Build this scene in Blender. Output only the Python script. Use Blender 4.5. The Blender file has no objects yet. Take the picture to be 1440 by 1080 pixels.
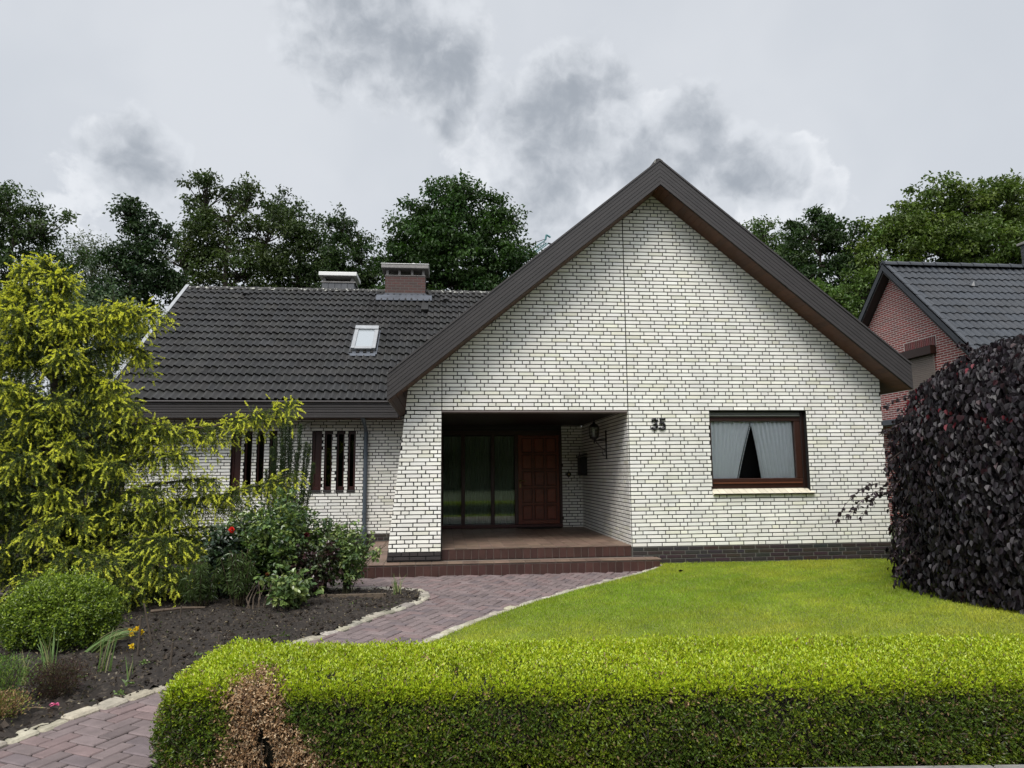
import bpy, math, random
import numpy as np
from mathutils import Matrix, Vector

# ------------------------------------------------------------------ camera, sky, sun, exposure
scn = bpy.context.scene
COL = scn.collection
cd = bpy.data.cameras.new("camera"); cam = bpy.data.objects.new("camera", cd); COL.objects.link(cam)
cd.sensor_fit = 'HORIZONTAL'; cd.sensor_width = 36.0; cd.lens = 960.37 / 1440 * 36.0
cd.clip_start = 0.05; cd.clip_end = 2000
_f = Vector((0.09882386, 0.98680783, 0.12823474)); _r = Vector((0.99509564, -0.09855617, -0.00844698)); _u = Vector((-0.00430278, -0.12844059, 0.99170787))
cam.matrix_world = Matrix(((_r.x, _u.x, -_f.x, -3.029), (_r.y, _u.y, -_f.y, -11.0244), (_r.z, _u.z, -_f.z, 1.2137), (0, 0, 0, 1)))
scn.camera = cam

SUN_EL, SUN_AZ = math.radians(56), math.radians(203)      # azimuth clockwise from +Y
sd = Vector((math.sin(SUN_AZ) * math.cos(SUN_EL), math.cos(SUN_AZ) * math.cos(SUN_EL), math.sin(SUN_EL)))
ld = bpy.data.lights.new("sun", 'SUN'); ld.energy = 1.5; ld.angle = math.radians(24); ld.color = (1.0, 0.96, 0.90)
sun = bpy.data.objects.new("sun", ld); COL.objects.link(sun)
sun.rotation_euler = (-sd).to_track_quat('-Z', 'Y').to_euler()

scn.view_settings.view_transform = 'Standard'
scn.view_settings.look = 'None'
scn.view_settings.exposure = 1.04
scn.view_settings.gamma = 1.0
scn.cycles.max_bounces = 6; scn.cycles.diffuse_bounces = 3; scn.cycles.glossy_bounces = 3
scn.cycles.transparent_max_bounces = 12; scn.cycles.transmission_bounces = 4
scn.cycles.use_denoising = True

def make_world():
    w = bpy.data.worlds.new("World"); scn.world = w; w.use_nodes = True
    w.cycles.sampling_method = 'MANUAL'; w.cycles.sample_map_resolution = 512
    nt = w.node_tree; N = nt.nodes; Lk = nt.links; N.clear()
    out = N.new('ShaderNodeOutputWorld'); bg = N.new('ShaderNodeBackground'); bg2 = N.new('ShaderNodeBackground'); mx = N.new('ShaderNodeMixShader')
    sky = N.new('ShaderNodeTexSky'); sky.sky_type = 'NISHITA'; sky.sun_disc = False
    sky.sun_elevation = SUN_EL; sky.sun_rotation = SUN_AZ; sky.dust_density = 3.0
    bg.inputs['Strength'].default_value = 0.08
    Lk.new(sky.outputs[0], bg.inputs['Color'])
    tc = N.new('ShaderNodeTexCoord'); D = tc.outputs['Generated']
    def vm(op, a, b=None, s=None):
        n = N.new('ShaderNodeVectorMath'); n.operation = op
        for i, x in enumerate((a, b)):
            if x is None: continue
            if hasattr(x, 'is_linked') or hasattr(x, 'links'): Lk.new(x, n.inputs[i])
            else: n.inputs[i].default_value = x
        if s is not None: n.inputs['Scale'].default_value = s
        return n
    def mth(op, a, b=None, clamp=False):
        n = N.new('ShaderNodeMath'); n.operation = op; n.use_clamp = clamp
        for i, x in enumerate((a, b)):
            if x is None: continue
            if hasattr(x, 'links'): Lk.new(x, n.inputs[i])
            else: n.inputs[i].default_value = x
        return n.outputs[0]
    def noise(scale, detail, rough, src=D, dist=0.0):
        n = N.new('ShaderNodeTexNoise'); n.inputs['Scale'].default_value = scale; n.inputs['Detail'].default_value = detail
        n.inputs['Roughness'].default_value = rough; n.inputs['Distortion'].default_value = dist
        Lk.new(src, n.inputs['Vector']); return n
    def ramp(src, a, b, lo, hi, smooth=True):
        n = N.new('ShaderNodeMapRange'); n.interpolation_type = 'SMOOTHSTEP' if smooth else 'LINEAR'
        n.inputs['From Min'].default_value = a; n.inputs['From Max'].default_value = b
        n.inputs['To Min'].default_value = lo; n.inputs['To Max'].default_value = hi
        Lk.new(src, n.inputs['Value']); return n.outputs[0]
    def blob(d, r, amt):
        n = vm('DISTANCE', W.outputs[0], tuple(Vector(d).normalized()))
        return ramp(n.outputs['Value'], r * 1.55, 0.0, 0.0, amt)
    wn = noise(5.0, 4.0, 0.55)
    c = vm('SUBTRACT', wn.outputs['Color'], (0.5, 0.5, 0.5)); c = vm('SCALE', c.outputs[0], s=0.10); W = vm('ADD', D, c.outputs[0])
    def field(lst, nz, amp):
        tot = None
        for d, r, a in lst:
            b = blob(d, r, a); tot = b if tot is None else mth('MAXIMUM', tot, b)
        e = mth('SUBTRACT', nz, 0.5); e = mth('MULTIPLY', e, amp)
        m = ramp(tot, 0.0, 0.35, 0.0, 1.0)
        return mth('ADD', tot, mth('MULTIPLY', e, m))
    def billow(src, sc):
        v = N.new('ShaderNodeTexVoronoi'); v.feature = 'F1'; v.inputs['Scale'].default_value = sc
        v.inputs['Detail'].default_value = 2.5; v.inputs['Roughness'].default_value = 0.55; v.inputs['Lacunarity'].default_value = 2.2; v.normalize = True
        Lk.new(src, v.inputs['Vector']); return mth('SUBTRACT', 1.0, v.outputs['Distance'])
    wq = noise(16.0, 3.0, 0.5); wq = vm('SUBTRACT', wq.outputs['Color'], (0.5, 0.5, 0.5)); wq = vm('SCALE', wq.outputs[0], s=0.035); DW = vm('ADD', D, wq.outputs[0])
    def puffy(src):
        a = mth('MULTIPLY', billow(src, 10.0), 0.62); b = mth('MULTIPLY', noise(13.0, 7.0, 0.60, src).outputs[0], 0.62)
        return mth('SUBTRACT', mth('ADD', a, b), 0.27)
    n1 = puffy(DW.outputs[0])
    n2 = noise(9.0, 7.0, 0.60, vm('ADD', D, (3.1, 1.7, 0.4)).outputs[0], 0.2).outputs[0]
    dark = [((-0.10, 0.81, 0.575), 0.15, 0.95), ((-0.012, 0.84, 0.542), 0.115, 1.0), ((0.02, 0.868, 0.495), 0.07, 0.85), ((-0.08, 0.86, 0.50), 0.08, 0.75),
            ((0.165, 0.869, 0.466), 0.125, 1.0), ((0.222, 0.845, 0.486), 0.085, 0.85), ((0.173, 0.904, 0.40), 0.12, 0.9), ((0.12, 0.90, 0.43), 0.08, 0.7),
            ((0.335, 0.83, 0.435), 0.10, 0.85), ((0.395, 0.828, 0.395), 0.085, 0.95), ((0.305, 0.866, 0.395), 0.11, 0.9),
            ((-0.374, 0.846, 0.379), 0.085, 0.9), ((0.50, 0.79, 0.35), 0.06, 0.6)]
    lit = [((0.473, 0.805, 0.365), 0.055, 1.0), ((0.44, 0.83, 0.35), 0.06, 0.9), ((0.29, 0.85, 0.45), 0.08, 0.85), ((0.24, 0.90, 0.37), 0.09, 0.9), ((-0.42, 0.83, 0.33), 0.09, 0.62), ((0.08, 0.89, 0.44), 0.09, 0.6)]
    fd = field(dark, n1, 1.5); fl = field(lit, n2, 2.2)
    dens = ramp(fd, 0.36, 0.54, 0.0, 1.0); lmask = ramp(fl, 0.36, 0.55, 0.0, 0.9)
    # relief: the billows are lighter where the cloud thins towards its upper side
    up1 = puffy(vm('ADD', DW.outputs[0], (-0.008, 0.0, 0.018)).outputs[0])
    rel = mth('SUBTRACT', n1, up1)
    core = ramp(fd, 0.40, 1.05, 0.30, -0.18)
    shade = ramp(mth('ADD', mth('MULTIPLY', rel, 2.2), core), -0.32, 0.48, 0.0, 1.0)
    base = noise(2.2, 4.0, 0.58, W.outputs[0])
    bf = ramp(base.outputs[0], 0.33, 0.68, 0.0, 1.0)
    def mixc(fac, a, b):
        n = N.new('ShaderNodeMix'); n.data_type = 'RGBA'
        if hasattr(fac, 'links'): Lk.new(fac, n.inputs[0])
        else: n.inputs[0].default_value = fac
        for i, x in ((6, a), (7, b)):
            if hasattr(x, 'links'): Lk.new(x, n.inputs[i])
            else: n.inputs[i].default_value = (*x, 1)
        return n.outputs[2]
    veil = mixc(bf, (0.318, 0.334, 0.358), (0.358, 0.371, 0.391))
    veil = mixc(lmask, veil, mixc(shade, (0.300, 0.316, 0.340), (0.425, 0.436, 0.452)))
    colr = mixc(dens, veil, mixc(shade, (0.190, 0.206, 0.228), (0.372, 0.386, 0.406)))
    # the overcast is brighter round the hidden sun (behind the viewer)
    dt = N.new('ShaderNodeVectorMath'); dt.operation = 'DOT_PRODUCT'; Lk.new(D, dt.inputs[0]); dt.inputs[1].default_value = tuple(sd)
    glow = ramp(dt.outputs['Value'], 0.45, 1.0, 1.0, 2.5)
    g2 = N.new('ShaderNodeVectorMath'); g2.operation = 'SCALE'; Lk.new(colr, g2.inputs[0]); Lk.new(glow, g2.inputs['Scale'])
    Lk.new(g2.outputs[0], bg2.inputs['Color']); bg2.inputs['Strength'].default_value = 1.0
    mx.inputs[0].default_value = 0.93
    Lk.new(bg.outputs[0], mx.inputs[1]); Lk.new(bg2.outputs[0], mx.inputs[2]); Lk.new(mx.outputs[0], out.inputs['Surface'])
make_world()

# ------------------------------------------------------------------ helpers
rng = np.random.default_rng(35)
random.seed(35)
G = -0.33                                                    # path level (z = 0 is the top of the dark plinth)

def tag(o, label=None, cat=None, group=None, kind=None):
    if label: o['label'] = label
    if cat: o['category'] = cat
    if group: o['group'] = group
    if kind: o['kind'] = kind
    return o

def empty(name, loc, label, cat, group=None):
    o = bpy.data.objects.new(name, None); COL.objects.link(o); o.location = loc; o.empty_display_size = 0.2
    return tag(o, label, cat, group)

def link(name, me, parent=None):
    o = bpy.data.objects.new(name, me); COL.objects.link(o)
    if parent is not None:
        o.parent = parent
        o.matrix_parent_inverse = Matrix.Translation(-Vector(parent.location))
    return o

class MB:
    """collects shapes and links them as ONE mesh object"""
    def __init__(s): s.v = []; s.f = []; s.t = []; s.m = []
    def add(s, pts, faces, tint=(1, 1, 1), mi=0):
        o = len(s.v); s.v += [tuple(map(float, p)) for p in pts]; s.t += [tint] * len(pts)
        for f in faces: s.f.append([o + i for i in f]); s.m.append(mi)
    def box(s, a, b, tint=(1, 1, 1), mi=0, M=None):
        (x0, y0, z0), (x1, y1, z1) = a, b
        p = [(x0, y0, z0), (x1, y0, z0), (x1, y1, z0), (x0, y1, z0), (x0, y0, z1), (x1, y0, z1), (x1, y1, z1), (x0, y1, z1)]
        if M is not None: p = [tuple(M @ Vector(q)) for q in p]
        s.add(p, [(0, 3, 2, 1), (4, 5, 6, 7), (0, 1, 5, 4), (1, 2, 6, 5), (2, 3, 7, 6), (3, 0, 4, 7)], tint, mi)
    def bbox(s, a, b, bev=0.004, tint=(1, 1, 1), mi=0, M=None):
        """box with chamfered edges"""
        (x0, y0, z0), (x1, y1, z1) = a, b; e = min(bev, (x1 - x0) / 3, (y1 - y0) / 3, (z1 - z0) / 3)
        P = []; idx = {}
        for i, x in enumerate((x0, x1)):
            for j, y in enumerate((y0, y1)):
                for k, z in enumerate((z0, z1)):
                    sx, sy, sz = (1, -1)[i], (1, -1)[j], (1, -1)[k]
                    for ax in range(3):
                        q = [x + sx * e, y + sy * e, z + sz * e]; q[ax] = (x, y, z)[ax]
                        idx[i, j, k, ax] = len(P); P.append(tuple(q))
        if M is not None: P = [tuple(M @ Vector(q)) for q in P]
        F = []
        for i in (0, 1): F.append([idx[i, j, k, 0] for j, k in ((0, 0), (1, 0), (1, 1), (0, 1))][::(1 if i else -1)])
        for j in (0, 1): F.append([idx[i, j, k, 1] for i, k in ((0, 0), (0, 1), (1, 1), (1, 0))][::(1 if j else -1)])
        for k in (0, 1): F.append([idx[i, j, k, 2] for i, j in ((0, 0), (1, 0), (1, 1), (0, 1))][::(1 if k else -1)])
        for j in (0, 1):
            for k in (0, 1): F.append([idx[0, j, k, 1], idx[1, j, k, 1], idx[1, j, k, 2], idx[0, j, k, 2]])
        for i in (0, 1):
            for k in (0, 1): F.append([idx[i, 0, k, 0], idx[i, 1, k, 0], idx[i, 1, k, 2], idx[i, 0, k, 2]])
        for i in (0, 1):
            for j in (0, 1): F.append([idx[i, j, 0, 0], idx[i, j, 1, 0], idx[i, j, 1, 1], idx[i, j, 0, 1]])
        for i in (0, 1):
            for j in (0, 1):
                for k in (0, 1): F.append([idx[i, j, k, 0], idx[i, j, k, 1], idx[i, j, k, 2]])
        s.add(P, F, tint, mi)
    def prism(s, poly, d, tint=(1, 1, 1), mi=0):
        n = len(poly); q = [tuple(np.add(p, d)) for p in poly]
        s.add(list(poly) + q, [list(range(n))[::-1], [n + i for i in range(n)]] + [[i, (i + 1) % n, n + (i + 1) % n, n + i] for i in range(n)], tint, mi)
    def tube(s, pts, rad, n=8, tint=(1, 1, 1), mi=0, cap=True):
        pts = [Vector(p) for p in pts]
        if not hasattr(rad, '__len__'): rad = [rad] * len(pts)
        P = []
        up = Vector((0, 0, 1))
        for i, p in enumerate(pts):
            t = (pts[min(i + 1, len(pts) - 1)] - pts[max(i - 1, 0)]).normalized()
            a = t.cross(up if abs(t.z) < 0.95 else Vector((1, 0, 0))).normalized(); b = a.cross(t)
            for k in range(n):
                an = 2 * math.pi * k / n; P.append(p + (a * math.cos(an) + b * math.sin(an)) * rad[i])
        F = []
        for i in range(len(pts) - 1):
            for k in range(n): F.append([i * n + k, i * n + (k + 1) % n, (i + 1) * n + (k + 1) % n, (i + 1) * n + k])
        if cap: F.append(list(range(n))[::-1]); F.append([(len(pts) - 1) * n + k for k in range(n)])
        s.add(P, F, tint, mi)
    def lathe(s, prof, c, n=24, tint=(1, 1, 1), mi=0, M=None):
        P = []
        for r, z in prof:
            for k in range(n):
                a = 2 * math.pi * k / n; q = Vector((r * math.cos(a), r * math.sin(a), z))
                P.append((M @ q if M is not None else q) + Vector(c))
        F = [[i * n + k, i * n + (k + 1) % n, (i + 1) * n + (k + 1) % n, (i + 1) * n + k] for i in range(len(prof) - 1) for k in range(n)]
        F += [list(range(n))[::-1], [(len(prof) - 1) * n + k for k in range(n)]]
        s.add(P, F, tint, mi)
    def build(s, name, mats, parent=None, smooth=False):
        me = bpy.data.meshes.new(name); me.from_pydata(s.v, [], s.f)
        for m in (mats if isinstance(mats, (list, tuple)) else [mats]): me.materials.append(m)
        at = me.attributes.new('tint', 'FLOAT_COLOR', 'POINT')
        a = np.ones((len(s.v), 4), np.float32); a[:, :3] = np.array(s.t, np.float32).reshape(-1, 3); at.data.foreach_set('color', a.ravel())
        me.polygons.foreach_set('material_index', s.m)
        me.polygons.foreach_set('use_smooth', [smooth] * len(s.f)); me.update()
        return link(name, me, parent)

def build_np(name, V, F, tint, m, parent=None, smooth=False):
    """V (n,3), F (k,3 or 4) int, tint (n,3)"""
    V = np.asarray(V, np.float32); F = np.asarray(F, np.int32); k = F.shape[1]
    me = bpy.data.meshes.new(name)
    me.vertices.add(len(V)); me.vertices.foreach_set('co', V.ravel())
    me.loops.add(F.size); me.loops.foreach_set('vertex_index', F.ravel())
    me.polygons.add(len(F)); me.polygons.foreach_set('loop_start', np.arange(0, F.size, k, dtype=np.int32))
    me.polygons.foreach_set('use_smooth', np.full(len(F), smooth))
    me.update(calc_edges=True)
    at = me.attributes.new('tint', 'FLOAT_COLOR', 'POINT')
    a = np.ones((len(V), 4), np.float32); a[:, :3] = tint; at.data.foreach_set('color', a.ravel())
    me.materials.append(m)
    return link(name, me, parent)

def norm(a): return a / np.maximum(np.linalg.norm(a, axis=-1, keepdims=True), 1e-9)
def rv(n): return norm(rng.normal(size=(n, 3)))
def leaf_geo(P, D, Nn, L, W, fold=0.2, curl=0.1, shape=4):
    P = np.asarray(P, float); n = len(P); D = norm(np.asarray(D, float)); S = norm(np.cross(D, Nn)); Nn = np.cross(S, D)
    L = np.broadcast_to(np.asarray(L, float), (n,))[:, None]; W = np.broadcast_to(np.asarray(W, float), (n,))[:, None]
    fo = Nn * W * fold; cu = -Nn * L * curl
    if shape == 4:
        V = np.stack([P, P + D * L * .48 + S * W * .5 + fo, P + D * L + cu, P + D * L * .48 - S * W * .5 + fo], 1)
        loc = np.array([[0, 1, 2], [0, 2, 3]])
    else:
        V = np.stack([P, P + D * L * .25 + S * W * .44 + fo, P + D * L * .66 + S * W * .47 + fo * 1.1 + cu * .35, P + D * L + cu,
                      P + D * L * .66 - S * W * .47 + fo * 1.1 + cu * .35, P + D * L * .25 - S * W * .44 + fo], 1)
        loc = np.array([[0, 1, 2], [0, 2, 3], [0, 3, 4], [0, 4, 5]])
    k = V.shape[1]
    F = (np.arange(n)[:, None, None] * k + loc[None]).reshape(-1, 3)
    return V.reshape(-1, 3), F, k
def leaves(name, P, D, Nn, L, W, tint, m, parent=None, fold=0.2, curl=0.1, shape=4):
    V, F, k = leaf_geo(P, D, Nn, L, W, fold, curl, shape)
    return build_np(name, V, F, np.repeat(np.asarray(tint), k, axis=0), m, parent)
class LV:
    """several leaf batches -> one mesh"""
    def __init__(s): s.V = []; s.F = []; s.T = []; s.o = 0
    def add(s, P, D, Nn, L, W, tint, fold=0.2, curl=0.1, shape=4):
        if len(P) == 0: return
        V, F, k = leaf_geo(P, D, Nn, L, W, fold, curl, shape)
        s.V.append(V); s.F.append(F + s.o); s.T.append(np.repeat(np.asarray(tint, float), k, axis=0)); s.o += len(V)
    def build(s, name, m, parent=None): return build_np(name, np.concatenate(s.V), np.concatenate(s.F), np.concatenate(s.T), m, parent)
def tints(n, base, dv=0.25, hue=0.08):
    b = np.asarray(base, float)[None] * (1 + rng.uniform(-dv, dv, (n, 1))) * (1 + rng.uniform(-hue, hue, (n, 3)))
    return np.clip(b, 0, 1)
def vnoise(x, y, z=0, seed=0):
    """cheap smooth pseudo noise in -1..1"""
    r = np.random.default_rng(seed); out = 0
    for k in range(5):
        a = r.normal(size=3) * (1.3 ** k); ph = r.uniform(0, 6.28)
        out = out + np.sin(a[0] * x + a[1] * y + a[2] * z + ph) / (1.2 ** k)
    return out / 3.2

# ------------------------------------------------------------------ materials
def mat(name, base=(.5, .5, .5), rough=.6, tint=False, streak=None, var=0.0, vscale=3.0, bump=0.0, bscale=40.0, spec=0.5, metal=0.0, coat=0.0, var2=None):
    m = bpy.data.materials.new(name); m.use_nodes = True; nt = m.node_tree; N = nt.nodes; Lk = nt.links
    b = N['Principled BSDF']; b.inputs['Roughness'].default_value = rough; b.inputs['Metallic'].default_value = metal
    b.inputs['Specular IOR Level'].default_value = spec; b.inputs['Coat Weight'].default_value = coat
    b.inputs['Base Color'].default_value = (*base, 1)
    cur = None
    def rgb(c): n = N.new('ShaderNodeRGB'); n.outputs[0].default_value = (*c, 1); return n.outputs[0]
    def mul(a, c, fac=1.0):
        n = N.new('ShaderNodeMix'); n.data_type = 'RGBA'; n.blend_type = 'MULTIPLY'; n.inputs[0].default_value = fac
        Lk.new(a, n.inputs[6]); Lk.new(c, n.inputs[7]); return n.outputs[2]
    tc = N.new('ShaderNodeTexCoord')
    cur = rgb(base)
    if tint:
        a = N.new('ShaderNodeAttribute'); a.attribute_name = 'tint'; cur = mul(cur, a.outputs['Color'])
    if var > 0:
        n = N.new('ShaderNodeTexNoise'); n.inputs['Scale'].default_value = vscale; n.inputs['Detail'].default_value = 6; n.inputs['Roughness'].default_value = .62
        Lk.new(tc.outputs['Object'], n.inputs['Vector'])
        r = N.new('ShaderNodeMapRange'); r.inputs['From Min'].default_value = .3; r.inputs['From Max'].default_value = .7
        r.inputs['To Min'].default_value = 1 - var; r.inputs['To Max'].default_value = 1 + var * .6; Lk.new(n.outputs[0], r.inputs['Value'])
        v = N.new('ShaderNodeVectorMath'); v.operation = 'SCALE'; Lk.new(cur, v.inputs[0]); Lk.new(r.outputs[0], v.inputs['Scale']); cur = v.outputs[0]
    if var2:                                                 # patches of a second colour: (colour, scale, threshold, softness)
        c2, sc, th, so = var2
        n = N.new('ShaderNodeTexNoise'); n.inputs['Scale'].default_value = sc; n.inputs['Detail'].default_value = 5; n.inputs['Roughness'].default_value = .6
        Lk.new(tc.outputs['Object'], n.inputs['Vector'])
        r = N.new('ShaderNodeMapRange'); r.inputs['From Min'].default_value = th; r.inputs['From Max'].default_value = th + so; Lk.new(n.outputs[0], r.inputs['Value'])
        x = N.new('ShaderNodeMix'); x.data_type = 'RGBA'; Lk.new(r.outputs[0], x.inputs[0]); Lk.new(cur, x.inputs[6]); x.inputs[7].default_value = (*c2, 1); cur = x.outputs[2]
    if streak:                                               # rain streaks and grime: (colour, strength)
        mp = N.new('ShaderNodeMapping'); mp.inputs['Scale'].default_value = (2.6, 2.6, .30); Lk.new(tc.outputs['Object'], mp.inputs['Vector'])
        n = N.new('ShaderNodeTexNoise'); n.inputs['Scale'].default_value = 1.0; n.inputs['Detail'].default_value = 7; n.inputs['Roughness'].default_value = .65; Lk.new(mp.outputs[0], n.inputs['Vector'])
        r = N.new('ShaderNodeMapRange'); r.inputs['From Min'].default_value = .46; r.inputs['From Max'].default_value = .72; r.inputs['To Max'].default_value = streak[1]; Lk.new(n.outputs[0], r.inputs['Value'])
        x = N.new('ShaderNodeMix'); x.data_type = 'RGBA'; Lk.new(r.outputs[0], x.inputs[0]); Lk.new(cur, x.inputs[6]); x.inputs[7].default_value = (*streak[0], 1); cur = x.outputs[2]
    Lk.new(cur, b.inputs['Base Color'])
    if bump > 0:
        n = N.new('ShaderNodeTexNoise'); n.inputs['Scale'].default_value = bscale; n.inputs['Detail'].default_value = 4; Lk.new(tc.outputs['Object'], n.inputs['Vector'])
        bp = N.new('ShaderNodeBump'); bp.inputs['Strength'].default_value = bump; bp.inputs['Distance'].default_value = .01
        Lk.new(n.outputs[0], bp.inputs['Height']); Lk.new(bp.outputs[0], b.inputs['Normal'])
    return m
def leafmat(name, base=(1, 1, 1), rough=.45, trans=.3, spec=.4, tcol=(1.0, 1.15, .5)):
    m = bpy.data.materials.new(name); m.use_nodes = True; nt = m.node_tree; N = nt.nodes; Lk = nt.links
    b = N['Principled BSDF']; b.inputs['Roughness'].default_value = rough; b.inputs['Specular IOR Level'].default_value = spec
    a = N.new('ShaderNodeAttribute'); a.attribute_name = 'tint'
    v = N.new('ShaderNodeVectorMath'); v.operation = 'MULTIPLY'; Lk.new(a.outputs['Color'], v.inputs[0]); v.inputs[1].default_value = base
    Lk.new(v.outputs[0], b.inputs['Base Color'])
    if trans > 0:
        t = N.new('ShaderNodeBsdfTranslucent'); v2 = N.new('ShaderNodeVectorMath'); v2.operation = 'MULTIPLY'; Lk.new(v.outputs[0], v2.inputs[0]); v2.inputs[1].default_value = tcol
        Lk.new(v2.outputs[0], t.inputs['Color'])
        x = N.new('ShaderNodeMixShader'); x.inputs[0].default_value = trans; Lk.new(b.outputs[0], x.inputs[1]); Lk.new(t.outputs[0], x.inputs[2])
        Lk.new(x.outputs[0], N['Material Output'].inputs['Surface'])
    return m
def glassmat(name, tintc=(.9, .95, .95), refl=1.0, rough=0.0):
    m = bpy.data.materials.new(name); m.use_nodes = True; nt = m.node_tree; N = nt.nodes; Lk = nt.links
    N.remove(N['Principled BSDF'])
    g = N.new('ShaderNodeBsdfGlossy'); g.inputs['Roughness'].default_value = rough; t = N.new('ShaderNodeBsdfTransparent'); t.inputs['Color'].default_value = (*tintc, 1)
    fr = N.new('ShaderNodeFresnel'); fr.inputs['IOR'].default_value = 1.52
    mm = N.new('ShaderNodeMath'); mm.operation = 'MULTIPLY'; mm.inputs[1].default_value = 1.8 * refl; mm.use_clamp = True; Lk.new(fr.outputs[0], mm.inputs[0])
    x = N.new('ShaderNodeMixShader'); Lk.new(mm.outputs[0], x.inputs[0]); Lk.new(t.outputs[0], x.inputs[1]); Lk.new(g.outputs[0], x.inputs[2])
    Lk.new(x.outputs[0], N['Material Output'].inputs['Surface'])
    return m
def brickmat(name, c1, c2, mortar, bw, rh, joint=.010, plane='yz', rough=.75):
    """flat bond brickwork for walls seen from far off"""
    m = bpy.data.materials.new(name); m.use_nodes = True; nt = m.node_tree; N = nt.nodes; Lk = nt.links
    b = N['Principled BSDF']; b.inputs['Roughness'].default_value = rough
    tc = N.new('ShaderNodeTexCoord'); sp = N.new('ShaderNodeSeparateXYZ'); cb = N.new('ShaderNodeCombineXYZ'); Lk.new(tc.outputs['Object'], sp.inputs[0])
    Lk.new(sp.outputs['XYZ'.index(plane[0].upper())], cb.inputs[0]); Lk.new(sp.outputs['XYZ'.index(plane[1].upper())], cb.inputs[1])
    br = N.new('ShaderNodeTexBrick'); Lk.new(cb.outputs[0], br.inputs['Vector']); br.inputs['Scale'].default_value = 1
    br.inputs['Color1'].default_value = (*c1, 1); br.inputs['Color2'].default_value = (*c2, 1); br.inputs['Mortar'].default_value = (*mortar, 1)
    br.inputs['Brick Width'].default_value = bw; br.inputs['Row Height'].default_value = rh; br.inputs['Mortar Size'].default_value = joint; br.inputs['Mortar Smooth'].default_value = .1
    br.inputs['Bias'].default_value = -.1
    Lk.new(br.outputs['Color'], b.inputs['Base Color'])
    bp = N.new('ShaderNodeBump'); bp.invert = True; bp.inputs['Strength'].default_value = .5; bp.inputs['Distance'].default_value = .006
    Lk.new(br.outputs['Fac'], bp.inputs['Height']); Lk.new(bp.outputs[0], b.inputs['Normal'])
    return m
M = {}
M['brick'] = mat('white_glazed_brick', (.81, .795, .75), .40, tint=True, streak=((.38, .37, .32), .17), var=.06, vscale=1.3, bump=.12, bscale=60, spec=.35)
M['mortar'] = mat('black_mortar', (.006, .006, .006), .9, var=.3, vscale=8)
M['plinth'] = mat('dark_plinth_brick', (.026, .020, .020), .6, tint=True, var=.25, vscale=6, bump=.2)
M['plinth_mortar'] = mat('grey_plinth_mortar', (.13, .125, .11), .9, var=.25, vscale=9)
M['tile'] = mat('weathered_concrete_roof_tile', (.0215, .0210, .0212), .58, tint=True, streak=((.036, .037, .028), .35), var=.4, vscale=2.2, bump=.25, bscale=70, spec=.40, var2=((.12, .115, .09), 26.0, .69, .04))
M['ridge'] = mat('lichened_ridge_tile', (.035, .034, .033), .8, tint=True, var=.4, vscale=6, bump=.3, var2=((.42, .42, .38), 13.0, .56, .06))
M['tile_nb'] = mat('grey_glazed_roof_tile', (.034, .038, .045), .40, tint=True, var=.2, vscale=2, spec=.55)
M['board'] = mat('anthracite_brown_board', (.029, .025, .0245), .48, tint=True, var=.14, vscale=5)
M['soffit'] = mat('brown_soffit_board', (.080, .031, .014), .5, tint=True, var=.2, vscale=6)
M['metal'] = mat('weathered_zinc', (.34, .35, .36), .5, metal=.4, var=.2, vscale=5)
M['lead'] = mat('lead_flashing', (.095, .105, .125), .55, metal=.3, var=.3, vscale=7)
M['drain'] = mat('blue_grey_downpipe', (.080, .100, .122), .45, metal=.3, var=.15, vscale=6)
M['frame'] = mat('dark_brown_window_frame', (.026, .010, .006), .35, tint=True, var=.15, vscale=14, spec=.5)
M['redframe'] = mat('red_brown_window_frame', (.036, .009, .007), .4, tint=True, var=.15, vscale=14)
M['door'] = mat('red_brown_door_wood', (.165, .037, .015), .38, tint=True, var=.3, vscale=7)
M['darkwood'] = mat('dark_porch_panel', (.012, .006, .005), .55, tint=True, var=.2, vscale=5)
M['black'] = mat('dark_room_lining', (.006, .006, .006), .95)
M['iron'] = mat('black_wrought_iron', (.010, .010, .011), .45, spec=.4)
M['brass'] = mat('aged_brass', (.28, .20, .09), .35, metal=.9)
M['glass'] = glassmat('window_glass', (.97, .985, 1.0), .7)
M['slitglass'] = glassmat('slit_glass', (.45, .5, .47), .9)
M['doorglass'] = glassmat('porch_glass', (.75, .80, .76), 1.25)
M['lampglass'] = glassmat('lantern_glass', (.8, .8, .78), 1.0, .05)
M['curtain'] = leafmat('sheer_curtain', (1, 1, 1), .8, .0, .1, (1, 1, 1))
M['white'] = mat('white_plastic', (.72, .72, .70), .45, var=.1)
M['skyglass'] = mat('roof_window_glass', (.30, .33, .35), .05, spec=1.0, coat=.5)
M['shutter'] = mat('grey_roller_shutter', (.20, .205, .19), .45, tint=True, metal=.2)
M['step_riser'] = mat('dark_brown_step_tile', (.050, .022, .018), .42, tint=True, var=.25, vscale=6)
M['step_tread'] = mat('brown_quarry_tile', (.185, .125, .092), .5, tint=True, var=.3, vscale=3)
M['grout'] = mat('pale_grout', (.17, .14, .12), .9)
M['sill'] = mat('cream_sill_tile', (.66, .61, .48), .4, tint=True, var=.1, vscale=6)
M['paver'] = mat('purple_brown_paver', (.160, .124, .122), .75, tint=True, var=.22, vscale=9, bump=.35, bscale=130)
M['sand'] = mat('dark_joint_sand', (.016, .015, .013), .95, var=.3, vscale=20)
M['sett'] = mat('pale_granite_sett', (.34, .315, .265), .85, tint=True, var=.3, vscale=14, bump=.5, bscale=60)
M['soil'] = mat('dark_garden_soil', (.021, .0155, .0115), .95, var=.5, vscale=7, bump=1.0, bscale=45, var2=((.060, .048, .036), 26.0, .55, .12))
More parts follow.
